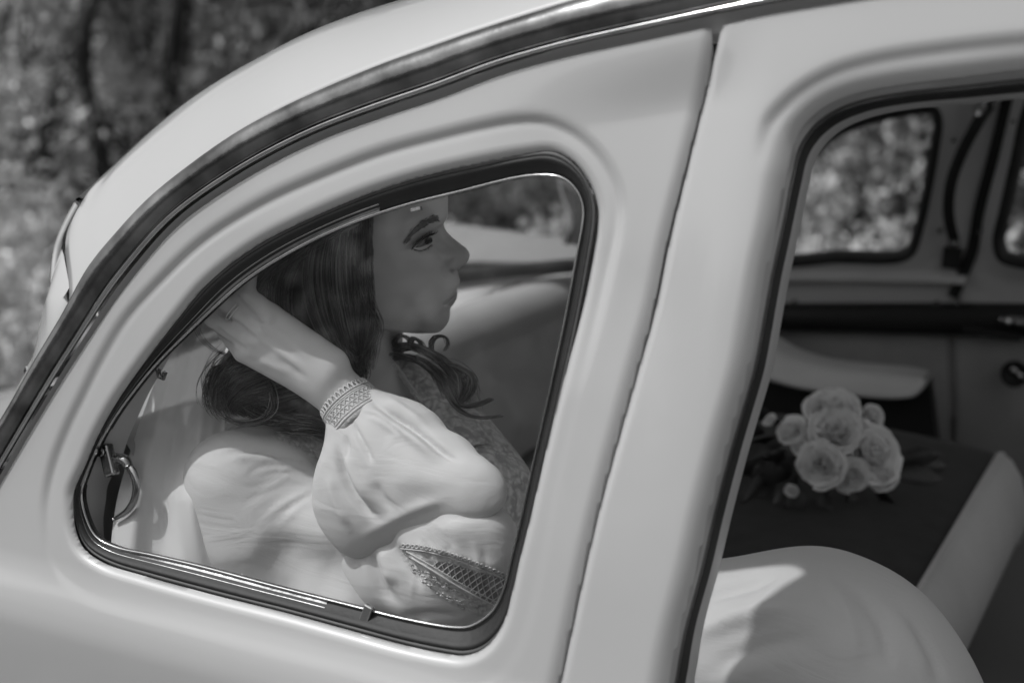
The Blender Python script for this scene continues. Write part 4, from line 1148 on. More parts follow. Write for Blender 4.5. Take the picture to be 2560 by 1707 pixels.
for i in range(300):
    t = rng.uniform(0, 1) ** .8; b = bl[int(t * 59)]; T_ = bl[min(59, int(t * 59) + 1)] - bl[max(0, int(t * 59) - 1)]; T_ /= np.linalg.norm(T_)
    N_ = np.array([-T_[1], T_[0]]); w_ = rng.normal() * (1.6 + 2.6 * math.sin(min(1, t * 1.15) * math.pi * .62))
    p = b + N_ * w_; e = p - T_ * rng.uniform(7, 13) + N_ * (-w_ * .25) + np.array([0, -1.5 * t])
    m_ = (p + e) / 2 + np.array([0, -1.0])
    paths.append(np.array([on_head(*p, .0006), on_head(*m_, .0014), on_head(*e, .0010)])); rads.append(np.array([.0004, .0004, .00015]))
V_, F_ = strand_mesh(paths, rads, 3); mesh_obj('eyebrow', V_, F_, M['brow'], bride)

# ---------------------------------------------------------------- hair
H = Field(lo + np.array([-.02, 0, 0]), hi + np.array([0, .1, .22]), .0035)
H.cap(head3([-88, 22, 30]), head3([-88, 22, -30]), .088, .088, .01)
H.cap(head3([-70, 45, 14]), head3([-70, 45, -14]), .078, .078, .02)
H.cap(head3([-115, 10, 20]), head3([-115, 10, -20]), .080, .080, .02)
H.chain([(842, 560, 1.352, 96), (846, 680, 1.345, 94), (842, 780, 1.345, 92), (858, 860, 1.35, 66), (885, 930, 1.365, 30)], .012, .62)
H.chain([(760, 640, 1.38, 120), (730, 780, 1.38, 120), (715, 900, 1.375, 110)], .03, .7)
H.chain([(715, 900, 1.37, 95), (650, 945, 1.365, 78), (625, 962, 1.365, 66)], .02, .7)
H.chain([(700, 960, 1.36, 72), (775, 1020, 1.35, 55), (812, 1062, 1.345, 34)], .02, .7)
H.chain([(612, 930, 1.37, 56), (596, 975, 1.37, 46)], .02, .7)
Vr_, Fr_ = H.mesh(3)
# keep the face free: cut what lies in front of the hairline on the face
qh = px_of(Vr_)
front = np.interp(qh[:, 1], [430, 540, 650, 780, 850, 940], [985, 940, 940, 943, 938, 918])
# rake the base mass into locks
nzv = np.zeros(len(Vr_))
hair = mesh_obj('hair', Vr_, Fr_, M['hair'], bride)
g_l = (Vr_ - hc) @ HL; g_u = (Vr_ - hc) @ HU
lock = np.sin(qh[:, 0] * .11 + 2.2 * np.sin(qh[:, 1] * .010) + 3 * np.sin(qh[:, 0] * .031)) * .5 + np.sin(qh[:, 0] * .27 + qh[:, 1] * .012) * .3
Nn = normals(Vr_, Fr_)
co = Vr_ + Nn * (lock * .0016)[:, None]
keep_push = np.clip((qh[:, 0] - front + 6) / 14, 0, 1) * (qh[:, 1] > 380)
co = co - HF * (keep_push * .03)[:, None] - HL * (keep_push * .06)[:, None]
hair.data.vertices.foreach_set('co', co.ravel()); hair.data.update()
add_attr(hair, 'tone', np.clip(.18 + lock * .18, 0, 1))
bvh_hair = BVHTree.FromPolygons([tuple(v) for v in co], Fr_.tolist())
bvh_b = bvh_body

def hair_set(A_, B_, n, depth_lift=.0018, rad=.0005, jit=4.0, flat=None, wave=3.0, seed=0, dflt=1.36, pts=18, lift_end=0.0):
    rg_ = np.random.default_rng(seed)
    a = spline(np.array(A_, float), pts); b = spline(np.array(B_, float), pts)
    ps, rs, tones = [], [], []
    for i in range(n):
        t = rg_.uniform(0, 1); p = a * (1 - t) + b * t
        ph = rg_.uniform(0, 6.28); s = np.linspace(0, 1, pts)
        off = rg_.normal() * jit
        p = p + np.stack([off + wave * np.sin(s * rg_.uniform(2, 7) + ph), wave * .5 * np.cos(s * rg_.uniform(2, 6) + ph)], 1)
        s0, s1 = rg_.uniform(0, .25), rg_.uniform(.75, 1.0)
        k0, k1 = int(s0 * pts), max(int(s1 * pts), int(s0 * pts) + 5)
        p = p[k0:k1]
        lift = depth_lift * rg_.uniform(.2, 1.6)
        if flat is None:
            dep = []
            for x, y in p:
                h_ = cast(bvh_hair, x, y)
                dep.append(np.nan if h_ is None else (h_ - CAM_LOC) @ fwd)
            dep = np.array(dep)
            ok = ~np.isnan(dep)
            if ok.sum() < 2: continue
            dep = np.interp(np.arange(len(p)), np.where(ok)[0], dep[ok])
            dep = np.convolve(np.pad(dep, 1, mode='edge'), [.25, .5, .25], 'valid') - lift
        else:
            dep = np.interp(np.linspace(0, 1, len(p)), np.linspace(0, 1, len(flat)), flat) + rg_.normal() * .004
        P = np.array([atd(x, y, d) for (x, y), d in zip(p, dep)])
        ps.append(P); rs.append(rad * np.interp(np.linspace(0, 1, len(P)), [0, .2, .7, 1], [.5, 1, 1, .35])); tones.append(np.clip(rg_.beta(1.2, 2.2), 0, 1))
    return ps, rs, tones

def build_strands(name, sets, mat_=None):
    ps, rs, ts = [], [], []
    for s in sets: ps += s[0]; rs += s[1]; ts += s[2]
    V, F = strand_mesh(ps, rs, 3)
    o = mesh_obj(name, V, F, mat_ or M['hair'], hair)
    add_attr(o, 'tone', np.concatenate([np.full(3 * len(p), t) for p, t in zip(ps, ts)]))
    return o
build_strands('hair_side_locks', [
    hair_set([(934, 545), (940, 650), (943, 760), (934, 850), (915, 942)], [(790, 560), (760, 680), (782, 800), (846, 900), (893, 945)], 420, seed=1),
    hair_set([(942, 535), (946, 650), (949, 760), (940, 850), (920, 945)], [(905, 550), (900, 650), (905, 760), (905, 850), (905, 942)], 260, seed=2, depth_lift=.004, wave=4.5),
    hair_set([(948, 530), (951, 650), (953, 760), (944, 850), (926, 940)], [(930, 540), (935, 650), (938, 760), (932, 850), (915, 945)], 60, seed=31, depth_lift=.002, wave=5, rad=.00028),
    hair_set([(900, 620), (925, 720), (955, 800), (935, 860), (890, 900)], [(880, 640), (900, 740), (935, 820), (915, 880), (880, 920)], 40, seed=32, depth_lift=.005, wave=8, rad=.0003),
    hair_set([(880, 880), (905, 900), (918, 930), (915, 955)], [(860, 860), (890, 890), (902, 930), (905, 955)], 50, seed=33, depth_lift=.002, wave=3),
    hair_set([(930, 545), (850, 585), (745, 648), (665, 715), (640, 800)], [(900, 530), (760, 580), (660, 650), (610, 720), (590, 800)], 200, seed=4),
    hair_set([(800, 580), (735, 700), (735, 800), (790, 900), (850, 965)], [(700, 640), (660, 720), (670, 800), (730, 900), (800, 960)], 160, seed=5)])
build_strands('hair_flyaways', [
    hair_set([(945, 540), (952, 650), (958, 770), (948, 850), (922, 945)], [(915, 540), (915, 650), (920, 770), (915, 850), (905, 945)], 46, seed=51, depth_lift=.006, wave=9, rad=.00025),
    hair_set([(560, 860), (515, 930), (512, 1010), (545, 1060)], [(640, 880), (560, 960), (560, 1030), (600, 1070)], 60, seed=52, flat=[1.35, 1.34, 1.34, 1.335], wave=14, jit=10, rad=.0003),
    hair_set([(600, 1030), (660, 1060), (720, 1060), (790, 1090)], [(640, 1000), (700, 1030), (760, 1040), (830, 1080)], 60, seed=53, flat=[1.34, 1.325, 1.322, 1.325], wave=14, jit=9, rad=.0003),
    hair_set([(1060, 880), (1120, 900), (1180, 950), (1200, 1010)], [(1100, 940), (1130, 960), (1160, 1000), (1190, 1040)], 40, seed=54, flat=[1.38, 1.36, 1.35, 1.345], wave=14, jit=8, rad=.0003)])
build_strands('hair_ends', [
    hair_set([(720, 890), (630, 915), (565, 945), (540, 995), (552, 1036)], [(835, 960), (760, 985), (680, 1005), (620, 1015), (575, 1042)], 300, seed=6, wave=9, depth_lift=.004),
    hair_set([(700, 880), (610, 900), (535, 925), (522, 990), (548, 1050)], [(740, 900), (640, 935), (560, 960), (545, 1005), (575, 1055)], 120, seed=41, flat=[1.35, 1.345, 1.35, 1.35, 1.345], wave=10, jit=5),
    hair_set([(640, 900), (600, 930), (575, 980), (560, 1020), (590, 1045)], [(760, 900), (700, 960), (660, 1000), (640, 1030), (680, 1050)], 160, seed=7, wave=6),
    hair_set([(690, 1050), (728, 1034), (780, 1038), (815, 1055), (836, 1078)], [(704, 1078), (742, 1088), (790, 1088), (820, 1102), (838, 1114)], 170, seed=8, flat=[1.345, 1.325, 1.322, 1.328, 1.335], wave=6, jit=5),
    hair_set([(660, 940), (672, 980), (668, 1020), (640, 1045), (600, 1052)], [(672, 940), (690, 990), (690, 1030), (660, 1056), (610, 1060)], 12, seed=9, flat=[1.33, 1.32, 1.32, 1.33], wave=4),
    hair_set([(540, 1030), (580, 1050), (640, 1050), (690, 1025), (740, 1010)], [(560, 1045), (600, 1062), (650, 1058), (700, 1040), (760, 1020)], 22, seed=12, flat=[1.34, 1.325, 1.325, 1.33], wave=8),
    hair_set([(488, 812), (504, 848), (532, 878), (566, 892), (600, 900)], [(496, 815), (514, 850), (545, 876), (575, 886), (610, 900)], 6, seed=10, flat=[1.37, 1.36, 1.35, 1.35], wave=4, jit=4, rad=.0003),
    hair_set([(532, 960), (530, 990), (538, 1015), (542, 1030)], [(545, 960), (540, 990), (548, 1010), (556, 1035)], 14, seed=11, flat=[1.36, 1.355, 1.355], wave=3, jit=2)])
def lock(P, n, spread, seed, d):
    A_ = [(x - spread * .7, y - spread * .5) for x, y in P]; B_ = [(x + spread * .7, y + spread * .5) for x, y in P]
    return hair_set(A_, B_, int(n * 1.7), seed=seed, flat=d, wave=spread * .45, jit=spread * .45, rad=.0007, pts=24)
build_strands('hair_front_curls', [
    lock([(945, 905), (985, 872), (1030, 866), (1082, 886), (1122, 915), (1150, 952), (1165, 990)], 150, 13, 20, [1.43, 1.41, 1.385, 1.37, 1.36]),
    lock([(955, 900), (1000, 890), (1055, 905), (1095, 940), (1115, 975), (1130, 1010)], 120, 12, 21, [1.43, 1.40, 1.38, 1.365, 1.355]),
    lock([(1090, 905), (1150, 918), (1178, 940), (1176, 972), (1158, 1000), (1140, 1020)], 60, 7, 22, [1.37, 1.36, 1.35, 1.35]),
    lock([(1120, 940), (1132, 980), (1152, 1012), (1190, 1012), (1236, 993)], 70, 6, 23, [1.36, 1.35, 1.34, 1.335]),
    lock([(1110, 960), (1130, 1005), (1160, 1032), (1200, 1044), (1260, 1037)], 70, 5, 24, [1.36, 1.35, 1.34, 1.335]),
    lock([(990, 872), (985, 852), (1000, 838), (1018, 846), (1030, 866)], 40, 5, 25, [1.41, 1.40, 1.40]),
    lock([(1080, 886), (1078, 858), (1092, 842), (1112, 842), (1119, 858), (1108, 880)], 26, 4, 26, [1.39, 1.38, 1.38]),
    lock([(1020, 868), (1030, 846), (1045, 850), (1060, 872)], 26, 5, 27, [1.40, 1.39, 1.39]),
    lock([(1130, 920), (1148, 945), (1150, 980), (1140, 1012)], 40, 4, 28, [1.36, 1.35, 1.35])])

# ---------------------------------------------------------------- ring
ra_, rb_ = atd(611, 762, 1.288), atd(574, 800, 1.290)
rc = (np.array(atd(586, 777, 1.288)))
ax = atd(563, 756, 1.288) - atd(600, 786, 1.288); ax /= np.linalg.norm(ax)
e1 = np.cross(ax, fwd); e1 /= np.linalg.norm(e1); e2 = np.cross(ax, e1)
mb = MB()
for k, o_ in enumerate((-.0016, .0016)):
    a = np.linspace(0, 2 * math.pi, 33)
    P = rc + ax * o_ + (e1[None] * np.cos(a)[:, None] + e2[None] * np.sin(a)[:, None]) * .0094
    V_, F_ = tube(P, .0008, 6, False); mb.add(V_, F_)
M['ring'] = mat('ring_metal', .75, rough=.35, metal=.6)
rg_o = mb.build('ring', M['ring'], bride)
side_ = rc - e1 * .0100 if px_of(rc - e1 * .011)[1] > px_of(rc + e1 * .011)[1] else rc + e1 * .0100
bm = bmesh.new(); bmesh.ops.create_icosphere(bm, subdivisions=1, radius=.0022)
st_ = mesh_obj('stone', np.array([v.co[:] for v in bm.verts]) + side_, [[v.index for v in f.verts] for f in bm.faces], M['ring'], rg_o, False); bm.free()

# ---------------------------------------------------------------- dress
lo2 = np.minimum.reduce([atd(380, 1750, 1.58), atd(380, 1000, 1.2), atd(1400, 900, 1.1), atd(1400, 1750, 1.1), atd(380, 1750, 1.15), atd(1400, 1750, 1.58)]) - .03
hi2 = np.maximum.reduce([atd(380, 1000, 1.58), atd(1400, 900, 1.58), atd(1400, 1750, 1.1), atd(1400, 1000, 1.1)]) + .03
D_ = Field(lo2, hi2, .0032)
D_.chain([(582, 1205, 1.352, 112), (640, 1320, 1.365, 140), (720, 1500, 1.40, 190), (800, 1700, 1.42, 220)], .03)
D_.chain([(590, 1200, 1.352, 105), (700, 1175, 1.375, 98), (800, 1165, 1.42, 90)], .03)
D_.chain([(1060, 1045, 1.43, 66), (1130, 1125, 1.415, 104), (1192, 1236, 1.395, 126), (1170, 1330, 1.40, 130)], .03)
D_.chain([(690, 1290, 1.365, 120), (840, 1350, 1.345, 120), (900, 1480, 1.35, 150)], .03)
D_.chain([(850, 1220, 1.44, 120), (1050, 1260, 1.42, 150), (1050, 1500, 1.42, 200), (1000, 1700, 1.43, 240)], .04)
Vd_, Fd_ = D_.mesh(2)
FB = [([(548, 1136), (600, 1128), (660, 1130), (720, 1140), (780, 1160)], -.0035, 7), ([(560, 1150), (620, 1142), (700, 1148)], .002, 9),
      ([(600, 1200), (640, 1175), (700, 1165), (760, 1180)], -.0015, 5), ([(640, 1195), (700, 1180), (780, 1192)], -.0012, 4), ([(610, 1190), (650, 1165), (720, 1158)], -.001, 4),
      ([(650, 1300), (720, 1255), (800, 1215)], .0018, 8), ([(690, 1290), (750, 1250), (805, 1222)], -.0015, 8),
      ([(640, 1340), (760, 1400), (900, 1460)], -.010, 60), ([(700, 1480), (800, 1520), (920, 1540)], .006, 40),
      ([(860, 1400), (930, 1440), (960, 1500)], .006, 24)]
rgf = np.random.default_rng(22)
for i in range(14):                          # pulls running from the armpit round the back
    a_ = rgf.uniform(2.55, 3.75); L_ = rgf.uniform(90, 260); b0 = np.array([815, 1190]) + rgf.normal(size=2) * 14
    e_ = b0 + L_ * np.array([math.cos(a_), -math.sin(a_)]); m_ = (b0 + e_) / 2 + np.array([0, -18 + rgf.normal() * 6])
    FB.append(([tuple(b0), tuple(m_), tuple(e_)], rgf.choice([-1, 1]) * rgf.uniform(.0004, .0011), rgf.uniform(5, 9)))
Vd_ = folds(Vd_, Fd_, FB)
dress = mesh_obj('dress_bodice', Vd_, Fd_, M['dress'], bride)
q = px_of(Vd_)
LACE = [(985, 912), (1010, 950), (1050, 1003), (1090, 1048), (1135, 1085), (1180, 1123), (1215, 1180), (1240, 1230), (1250, 1290), (1290, 1350), (1345, 1330), (1350, 1200), (1300, 1130), (1210, 1020), (1080, 900)]
lace = sstep(-6, 6, in_poly(LACE, q[:, 0], q[:, 1]))
LS = [(675, 1088), (720, 1105), (780, 1140), (822, 1185), (850, 1140), (830, 1080), (740, 1060)]
lace = np.maximum(lace, sstep(-4, 4, in_poly(LS, q[:, 0], q[:, 1])))
add_attr(dress, 'lace', lace); add_attr(dress, 'net', np.zeros(len(q)))
# sheer lace yoke at the nape
Y_ = Field(lo2, hi2 + np.array([0, 0, .1]), .004)
Y_.chain([(560, 1150, 1.40, 60), (640, 1110, 1.405, 62), (740, 1100, 1.41, 70)], .02, .8)
Y_.chain([(600, 1090, 1.43, 50), (700, 1070, 1.43, 40)], .02, .8)
Vy, Fy = Y_.mesh(2); yoke = mesh_obj('dress_yoke', Vy, Fy, M['dress'], dress); add_attr(yoke, 'lace', np.ones(len(Vy))); add_attr(yoke, 'net', np.full(len(Vy), .45))
# puffed sleeve of the forearm
S_ = Field(lo2, hi2, .0024)
S_.chain([(902, 1052, 1.292, 74), (935, 1085, 1.285, 92), (1000, 1142, 1.268, 124), (1105, 1186, 1.240, 86), (1190, 1226, 1.215, 48)], .03, .50)
S_.chain([(930, 1135, 1.285, 84), (893, 1205, 1.280, 84), (893, 1268, 1.282, 80), (895, 1320, 1.284, 46), (893, 1356, 1.286, 12)], .03, .40)
S_.chain([(905, 1270, 1.282, 70), (965, 1250, 1.270, 82), (1060, 1222, 1.25, 76), (1180, 1224, 1.217, 40), (1222, 1238, 1.210, 24)], .03, .45)
S_.chain([(1130, 1160, 1.238, 50), (1205, 1205, 1.215, 36)], .015, .6)
Vs, Fs = S_.mesh(2)
FS = [([(905, 985), (975, 1032), (1050, 1082), (1110, 1134), (1170, 1160)], -.0085, 8), ([(890, 1005), (960, 1052), (1040, 1102), (1105, 1158)], .0050, 13), ([(950, 985), (1020, 1030), (1080, 1075)], .003, 10),
      ([(838, 1105), (855, 1172), (882, 1236), (922, 1282), (965, 1300)], -.0080, 9), ([(858, 1110), (880, 1175), (912, 1232), (950, 1268)], .0048, 13), ([(822, 1170), (830, 1230), (858, 1290), (885, 1335)], .003, 12),
      ([(878, 1046), (892, 1082), (915, 1125), (935, 1165)], -.0045, 6), ([(900, 1030), (945, 1045), (990, 1075), (1020, 1110)], -.0030, 5), ([(862, 1085), (868, 1120), (866, 1160)], -.003, 5),
      ([(890, 1350), (960, 1310), (1040, 1270), (1140, 1240)], .003, 14), ([(960, 1190), (1060, 1200), (1150, 1205)], .0025, 30), ([(930, 1200), (960, 1250), (990, 1280)], -.003, 12)]
Vs = folds(Vs, Fs, FS)
sleeve = mesh_obj('sleeve', Vs, Fs, M['dress'], dress); add_attr(sleeve, 'lace', np.zeros(len(Vs))); add_attr(sleeve, 'net', np.zeros(len(Vs)))
# sleeve over the upper arm and elbow
U_ = Field(lo2, hi2, .0026)
U_.chain([(700, 1290, 1.375, 100), (860, 1370, 1.345, 110), (1010, 1390, 1.305, 92), (1120, 1370, 1.265, 88), (1212, 1346, 1.232, 72)], .03, .8)
U_.chain([(1000, 1440, 1.315, 110), (1120, 1450, 1.29, 110), (1200, 1440, 1.27, 90)], .03, .8)
U_.chain([(1240, 1390, 1.232, 50), (1262, 1440, 1.235, 34)], .02)
U_.chain([(930, 1400, 1.325, 60), (900, 1460, 1.33, 70), (960, 1500, 1.33, 60), (1060, 1520, 1.32, 60)], .02, .7)
U_.chain([(1060, 1330, 1.265, 60), (1170, 1308, 1.232, 56), (1225, 1312, 1.226, 40)], .02)
Vu, Fu = U_.mesh(2)
FU = [([(985, 1345), (1000, 1385), (1030, 1430), (1060, 1480)], -.006, 10), ([(918, 1360), (935, 1420), (960, 1480), (1010, 1520)], -.006, 14), ([(960, 1350), (965, 1410), (990, 1470)], .005, 18),
      ([(990, 1360), (1080, 1370), (1180, 1395), (1280, 1440)], .0025, 12),
      ([(1010, 1385), (1090, 1430), (1160, 1475), (1235, 1512)], .0022, 7), ([(1000, 1370), (1020, 1405), (1070, 1455)], -.003, 8),
      ([(1000, 1540), (1080, 1535), (1170, 1540)], -.004, 10), ([(1080, 1300), (1160, 1290), (1230, 1280)], -.002, 14)]
rgf = np.random.default_rng(23)
for i in range(9):
    b0 = np.array([rgf.uniform(900, 1230), rgf.uniform(1330, 1370)]); e_ = b0 + np.array([rgf.uniform(-30, 60), rgf.uniform(50, 170)])
    FU.append(([tuple(b0), tuple((b0 + e_) / 2 + rgf.normal(size=2) * 10), tuple(e_)], rgf.choice([-1, 1]) * rgf.uniform(.0008, .002), rgf.uniform(4, 10)))
Vu = folds(Vu, Fu, FU)
upper_s = mesh_obj('upper_sleeve', Vu, Fu, M['dress'], dress)
q = px_of(Vu)
NETP = [(1060, 1402), (1110, 1405), (1180, 1425), (1272, 1458), (1250, 1490), (1230, 1508), (1170, 1472), (1100, 1425)]
LENS_ = [(1000, 1368), (1060, 1375), (1150, 1398), (1230, 1425), (1285, 1450), (1262, 1500), (1210, 1540), (1130, 1510), (1060, 1460), (1015, 1410)]
net_m = sstep(-2, 3, in_poly(NETP, q[:, 0], q[:, 1])); lens_m = sstep(-3, 4, in_poly(LENS_, q[:, 0], q[:, 1]))
add_attr(upper_s, 'lace', lens_m * .8); add_attr(upper_s, 'net', net_m)
bvh_u = BVHTree.FromPolygons([tuple(v) for v in Vu], Fu.tolist())
def on_u(x, y, off=.0012):
    return cast(bvh_u, x, y, off, atd(x, y, 1.25))
mb = MB()
def thread(P, r=.0006, n=16, off=.0012):
    p = spline(np.array(P, float), n); V_, F_ = tube(np.array([on_u(x, y, off) for x, y in p]), r, 5, False); mb.add(V_, F_)
rgn = np.random.default_rng(5)
sdn = lambda x, y: float(in_poly(NETP, np.array([x]), np.array([y]))[0])
for k in range(15):                          # the netting: two crossing families of threads
    t = k / 14
    a = np.array([1055, 1400]) * (1 - t) + np.array([1285, 1462]) * t
    for dvec in (np.array([.25, .97]), np.array([-.80, .60])):
        run = [a + dvec * s for s in range(-40, 130, 5) if sdn(*(a + dvec * s)) > -2]
        if len(run) > 3: thread([run[0], run[len(run) // 2] + rgn.normal(size=2) * 1.6, run[-1]], .0005, 10)
thread([(1012, 1384), (1080, 1425), (1150, 1468), (1236, 1514)], .0008, 24, .0012); thread([(1016, 1378), (1085, 1417), (1156, 1460), (1242, 1505)], .0006, 24, .0012)
top_e = spline(np.array([(1004, 1362), (1060, 1368), (1110, 1380), (1175, 1402), (1230, 1424), (1284, 1446)], float), 200)
for i in range(26):                          # row of picot loops along the lace edge
    c = top_e[int((i + .5) / 26 * 199)]
    a = np.linspace(0, 2 * math.pi, 9); rb_ = rgn.uniform(3.6, 5.0); thread([(c[0] + rb_ * math.cos(x), c[1] + rb_ * math.sin(x)) for x in a], .0005, 12, .0012)
thread([tuple(p) for p in top_e[::20] + np.array([-2, 9])], .0006, 40, .0012)
rng = np.random.default_rng(9)
for i in range(120):                         # crocheted fill below the seam
    t = rng.uniform(.05, .95); b = np.array([1016, 1390]) * (1 - t) + np.array([1225, 1515]) * t; p = b + np.array([-.5, .85]) * rng.uniform(6, 10 + 60 * math.sin(t * math.pi))
    if float(in_poly(LENS_, np.array([p[0]]), np.array([p[1]]))[0]) > 2:
        thread([p, p + rng.normal(size=2) * 3 + [3, 3], p + [7, 3]], .0006, 5)
mb.build('lace_inset', M['thread'], upper_s)

# ---------------------------------------------------------------- lace cuff
c0 = atd(862, 998, 1.2990); c1 = atd(900, 1046, 1.2920)
axc = c1 - c0; LC = np.linalg.norm(axc); axc /= LC
f1 = np.cross(axc, fwd); f1 /= np.linalg.norm(f1); f2 = np.cross(axc, f1)
RX, RY = 69 * mm(1.297), 60 * mm(1.297)
def cuff_pt(a, s, dr=0.0):
    a = np.asarray(a); return c0 + axc * s + (f1 * np.cos(a)[..., None]) * (RX + dr + s * .12) + (f2 * np.sin(a)[..., None]) * (RY + dr + s * .12)
ang = np.linspace(0, 2 * math.pi, 96, endpoint=False)
V_, F_ = loft([cuff_pt(ang, s, dr) for s, dr in [(.0035, .0), (.006, .0006), (.012, .0006), (.018, .0008), (.024, .0008), (.030, .0)]])
cuff = mesh_obj('cuff', V_, F_, M['dress'], dress); add_attr(cuff, 'lace', np.full(len(V_), .55)); add_attr(cuff, 'net', np.full(len(V_), .15)); solidify(cuff, .0008)
mb = MB(); ns = 34
for i in range(ns):                          # scalloped edge
    a0 = 2 * math.pi * i / ns; w_ = 2 * math.pi / ns
    t = np.linspace(0, math.pi, 9)
    P = np.array([cuff_pt(a0 + w_ * (.5 - .46 * math.cos(x)), .0035 - .0062 * math.sin(x), .0008) for x in t])
    V_, F_ = tube(P, .00075, 5, False); mb.add(V_, F_)
    for s0, s1 in ((.0085, .0135), (.0145, .020)):                      # zigzag rows
        P = np.array([cuff_pt(a0, s0, .0014), cuff_pt(a0 + w_ * .5, s1, .0016), cuff_pt(a0 + w_, s0, .0014)]); V_, F_ = tube(P, .00065, 4, False); mb.add(V_, F_)
ac = np.linspace(0, 2 * math.pi, 97)
for s, r in ((.0036, .0009), (.0062, .0008), (.0080, .0008), (.0140, .0009), (.0205, .0010), (.0235, .0012)):
    V_, F_ = tube(cuff_pt(ac, s, .0011), r, 6, False); mb.add(V_, F_)
mb.build('cuff_lace', M['thread'], cuff)
# scalloped edging of the neckline and of the nape
mb = MB()
def bead_line(P, n, dep, r=4.0, th=.0007):
    p = spline(np.array(P, float), n); d = np.interp(np.linspace(0, 1, n), np.linspace(0, 1, len(dep)), dep)
    for i in range(n):
        a = np.linspace(0, 2 * math.pi, 8)
        V_, F_ = tube(np.array([atd(p[i, 0] + r * math.cos(x), p[i, 1] + r * math.sin(x), d[i]) for x in a]), th, 4, False); mb.add(V_, F_)
    V_, F_ = tube(np.array([atd(x + 5, y - 4, z) for (x, y), z in zip(p, d)]), .0012, 5, False); mb.add(V_, F_)
bvh_d = BVHTree.FromPolygons([tuple(v) for v in Vd_], Fd_.tolist())
nk = [(985, 912), (1010, 950), (1050, 1003), (1090, 1048), (1135, 1088)]
nd = []
for x, y in nk:
    h_ = cast(bvh_d, x + 10, y + 4); nd.append(((h_ - CAM_LOC) @ fwd - .002) if h_ is not None else 1.40)
bead_line(nk, 24, nd)
mb.build('neckline_edging', M['thread'], dress)
# lace strip of the neckline (rises over the far collarbone)
edge_i = spline(np.array([(978, 900), (1010, 950), (1050, 1003), (1090, 1048), (1135, 1086), (1170, 1115)], float), 30)
edge_o = spline(np.array([(1050, 885), (1085, 930), (1130, 985), (1175, 1035), (1212, 1075), (1235, 1105)], float), 30)
di = np.interp(np.linspace(0, 1, 30), np.linspace(0, 1, 6), [1.425, 1.415, 1.40, 1.385, 1.37, 1.36]); do_ = di + .004
rings = [np.array([atd(*(edge_i[k] * (1 - t) + edge_o[k] * t), di[k] * (1 - t) + (do_[k] + .02 * t * t) * t - .006 * math.sin(t * math.pi)) for k in range(30)]) for t in np.linspace(0, 1, 9)]
V_, F_ = loft(rings, False); ls = mesh_obj('neckline_lace', V_, F_, M['dress'], dress); add_attr(ls, 'lace', np.ones(len(V_))); add_attr(ls, 'net', np.zeros(len(V_))); solidify(ls, .0012)

# ---------------------------------------------------------------- skirt over the lap
K = [(1500, 1700, 1.38, 250), (1780, 1650, 1.35, 222), (2010, 1640, 1.32, 226), (2110, 1680, 1.31, 225)]
pts3 = np.array([atd(*k[:3]) for k in K])
lo3 = pts3.min(0) - np.array([.35, .28, .5]); hi3 = pts3.max(0) + np.array([.30, .25, .14])
Q = Field(np.maximum(lo3, [-1.2, .05, .44]), hi3, .005)
Q.chain([(900, 1750, 1.42, 230), (1200, 1730, 1.36, 240)] + K, .04)
Q.chain([(2090, 1690, 1.315, 228), (2190, 1840, 1.31, 222), (2270, 2300, 1.31, 230)], .08)
far_l = [atd(1500, 1700, 1.58), atd(1850, 1720, 1.52), atd(2050, 1980, 1.50)]
Q.cap(far_l[0], far_l[1], .075, .07, .08); Q.cap(far_l[1], far_l[2], .07, .08, .08)
Vk, Fk = Q.mesh(2)
FK = [([(1720, 1500), (1850, 1470), (1960, 1440)], -.006, 16), ([(1700, 1600), (1850, 1545), (2020, 1500)], .007, 22), ([(1760, 1680), (1900, 1620), (2060, 1590)], -.006, 24), ([(2120, 1450), (2200, 1560), (2230, 1690)], -.005, 16), ([(2050, 1430), (2120, 1540), (2150, 1690)], .004, 20),
      ([(1730, 1560), (1900, 1500), (2010, 1420)], .004, 26), ([(2270, 1540), (2330, 1640), (2360, 1720)], -.004, 14), ([(2200, 1500), (2290, 1620), (2320, 1720)], .003, 20),
      ([(1780, 1620), (1950, 1580), (2100, 1560)], -.003, 40), ([(1960, 1480), (2060, 1560), (2120, 1690)], .003, 40)]
Vk = folds(Vk, Fk, FK)
skirt = mesh_obj('dress_skirt', Vk, Fk, M['dress'], bride); add_attr(skirt, 'lace', np.zeros(len(Vk))); add_attr(skirt, 'net', np.zeros(len(Vk)))

# ---------------------------------------------------------------- veil: pleated tulle falling behind her back
vm = bpy.data.materials.new('tulle'); vm.use_nodes = True
t = vm.node_tree; bs = t.nodes['Principled BSDF']; bs.inputs['Base Color'].default_value = (.88, .88, .88, 1); bs.inputs['Roughness'].default_value = .8
tr = t.nodes.new('ShaderNodeBsdfTransparent'); mx = t.nodes.new('ShaderNodeMixShader'); mx.inputs[0].default_value = .72
t.links.new(tr.outputs[0], mx.inputs[1]); t.links.new(bs.outputs[0], mx.inputs[2]); t.links.new(mx.outputs[0], t.nodes['Material Output'].inputs['Surface'])
va = spline(np.array([(640, 690), (585, 800), (560, 900), (565, 1000), (560, 1100), (560, 1260), (620, 1480)], float), 40)
vb = spline(np.array([(520, 690), (455, 800), (410, 900), (370, 1000), (335, 1100), (290, 1260), (270, 1440)], float), 40)
vdep = np.interp(np.arange(40), [0, 12, 20, 28, 39], [1.405, 1.39, 1.355, 1.320, 1.312])
n = 46; V_ = []
for i in range(40):
    for j in range(n):
        t_ = j / (n - 1); p = va[i] * (1 - t_) + vb[i] * t_; amp = .0012 + .0024 * i / 39
        V_.append(atd(p[0], p[1], vdep[i] + .012 * t_ * (i > 20) + amp * math.sin(t_ * 11 + 1.3 * math.sin(i * .09) + 2 * t_ * t_) * 2 + .0008 * math.sin(t_ * 37)))
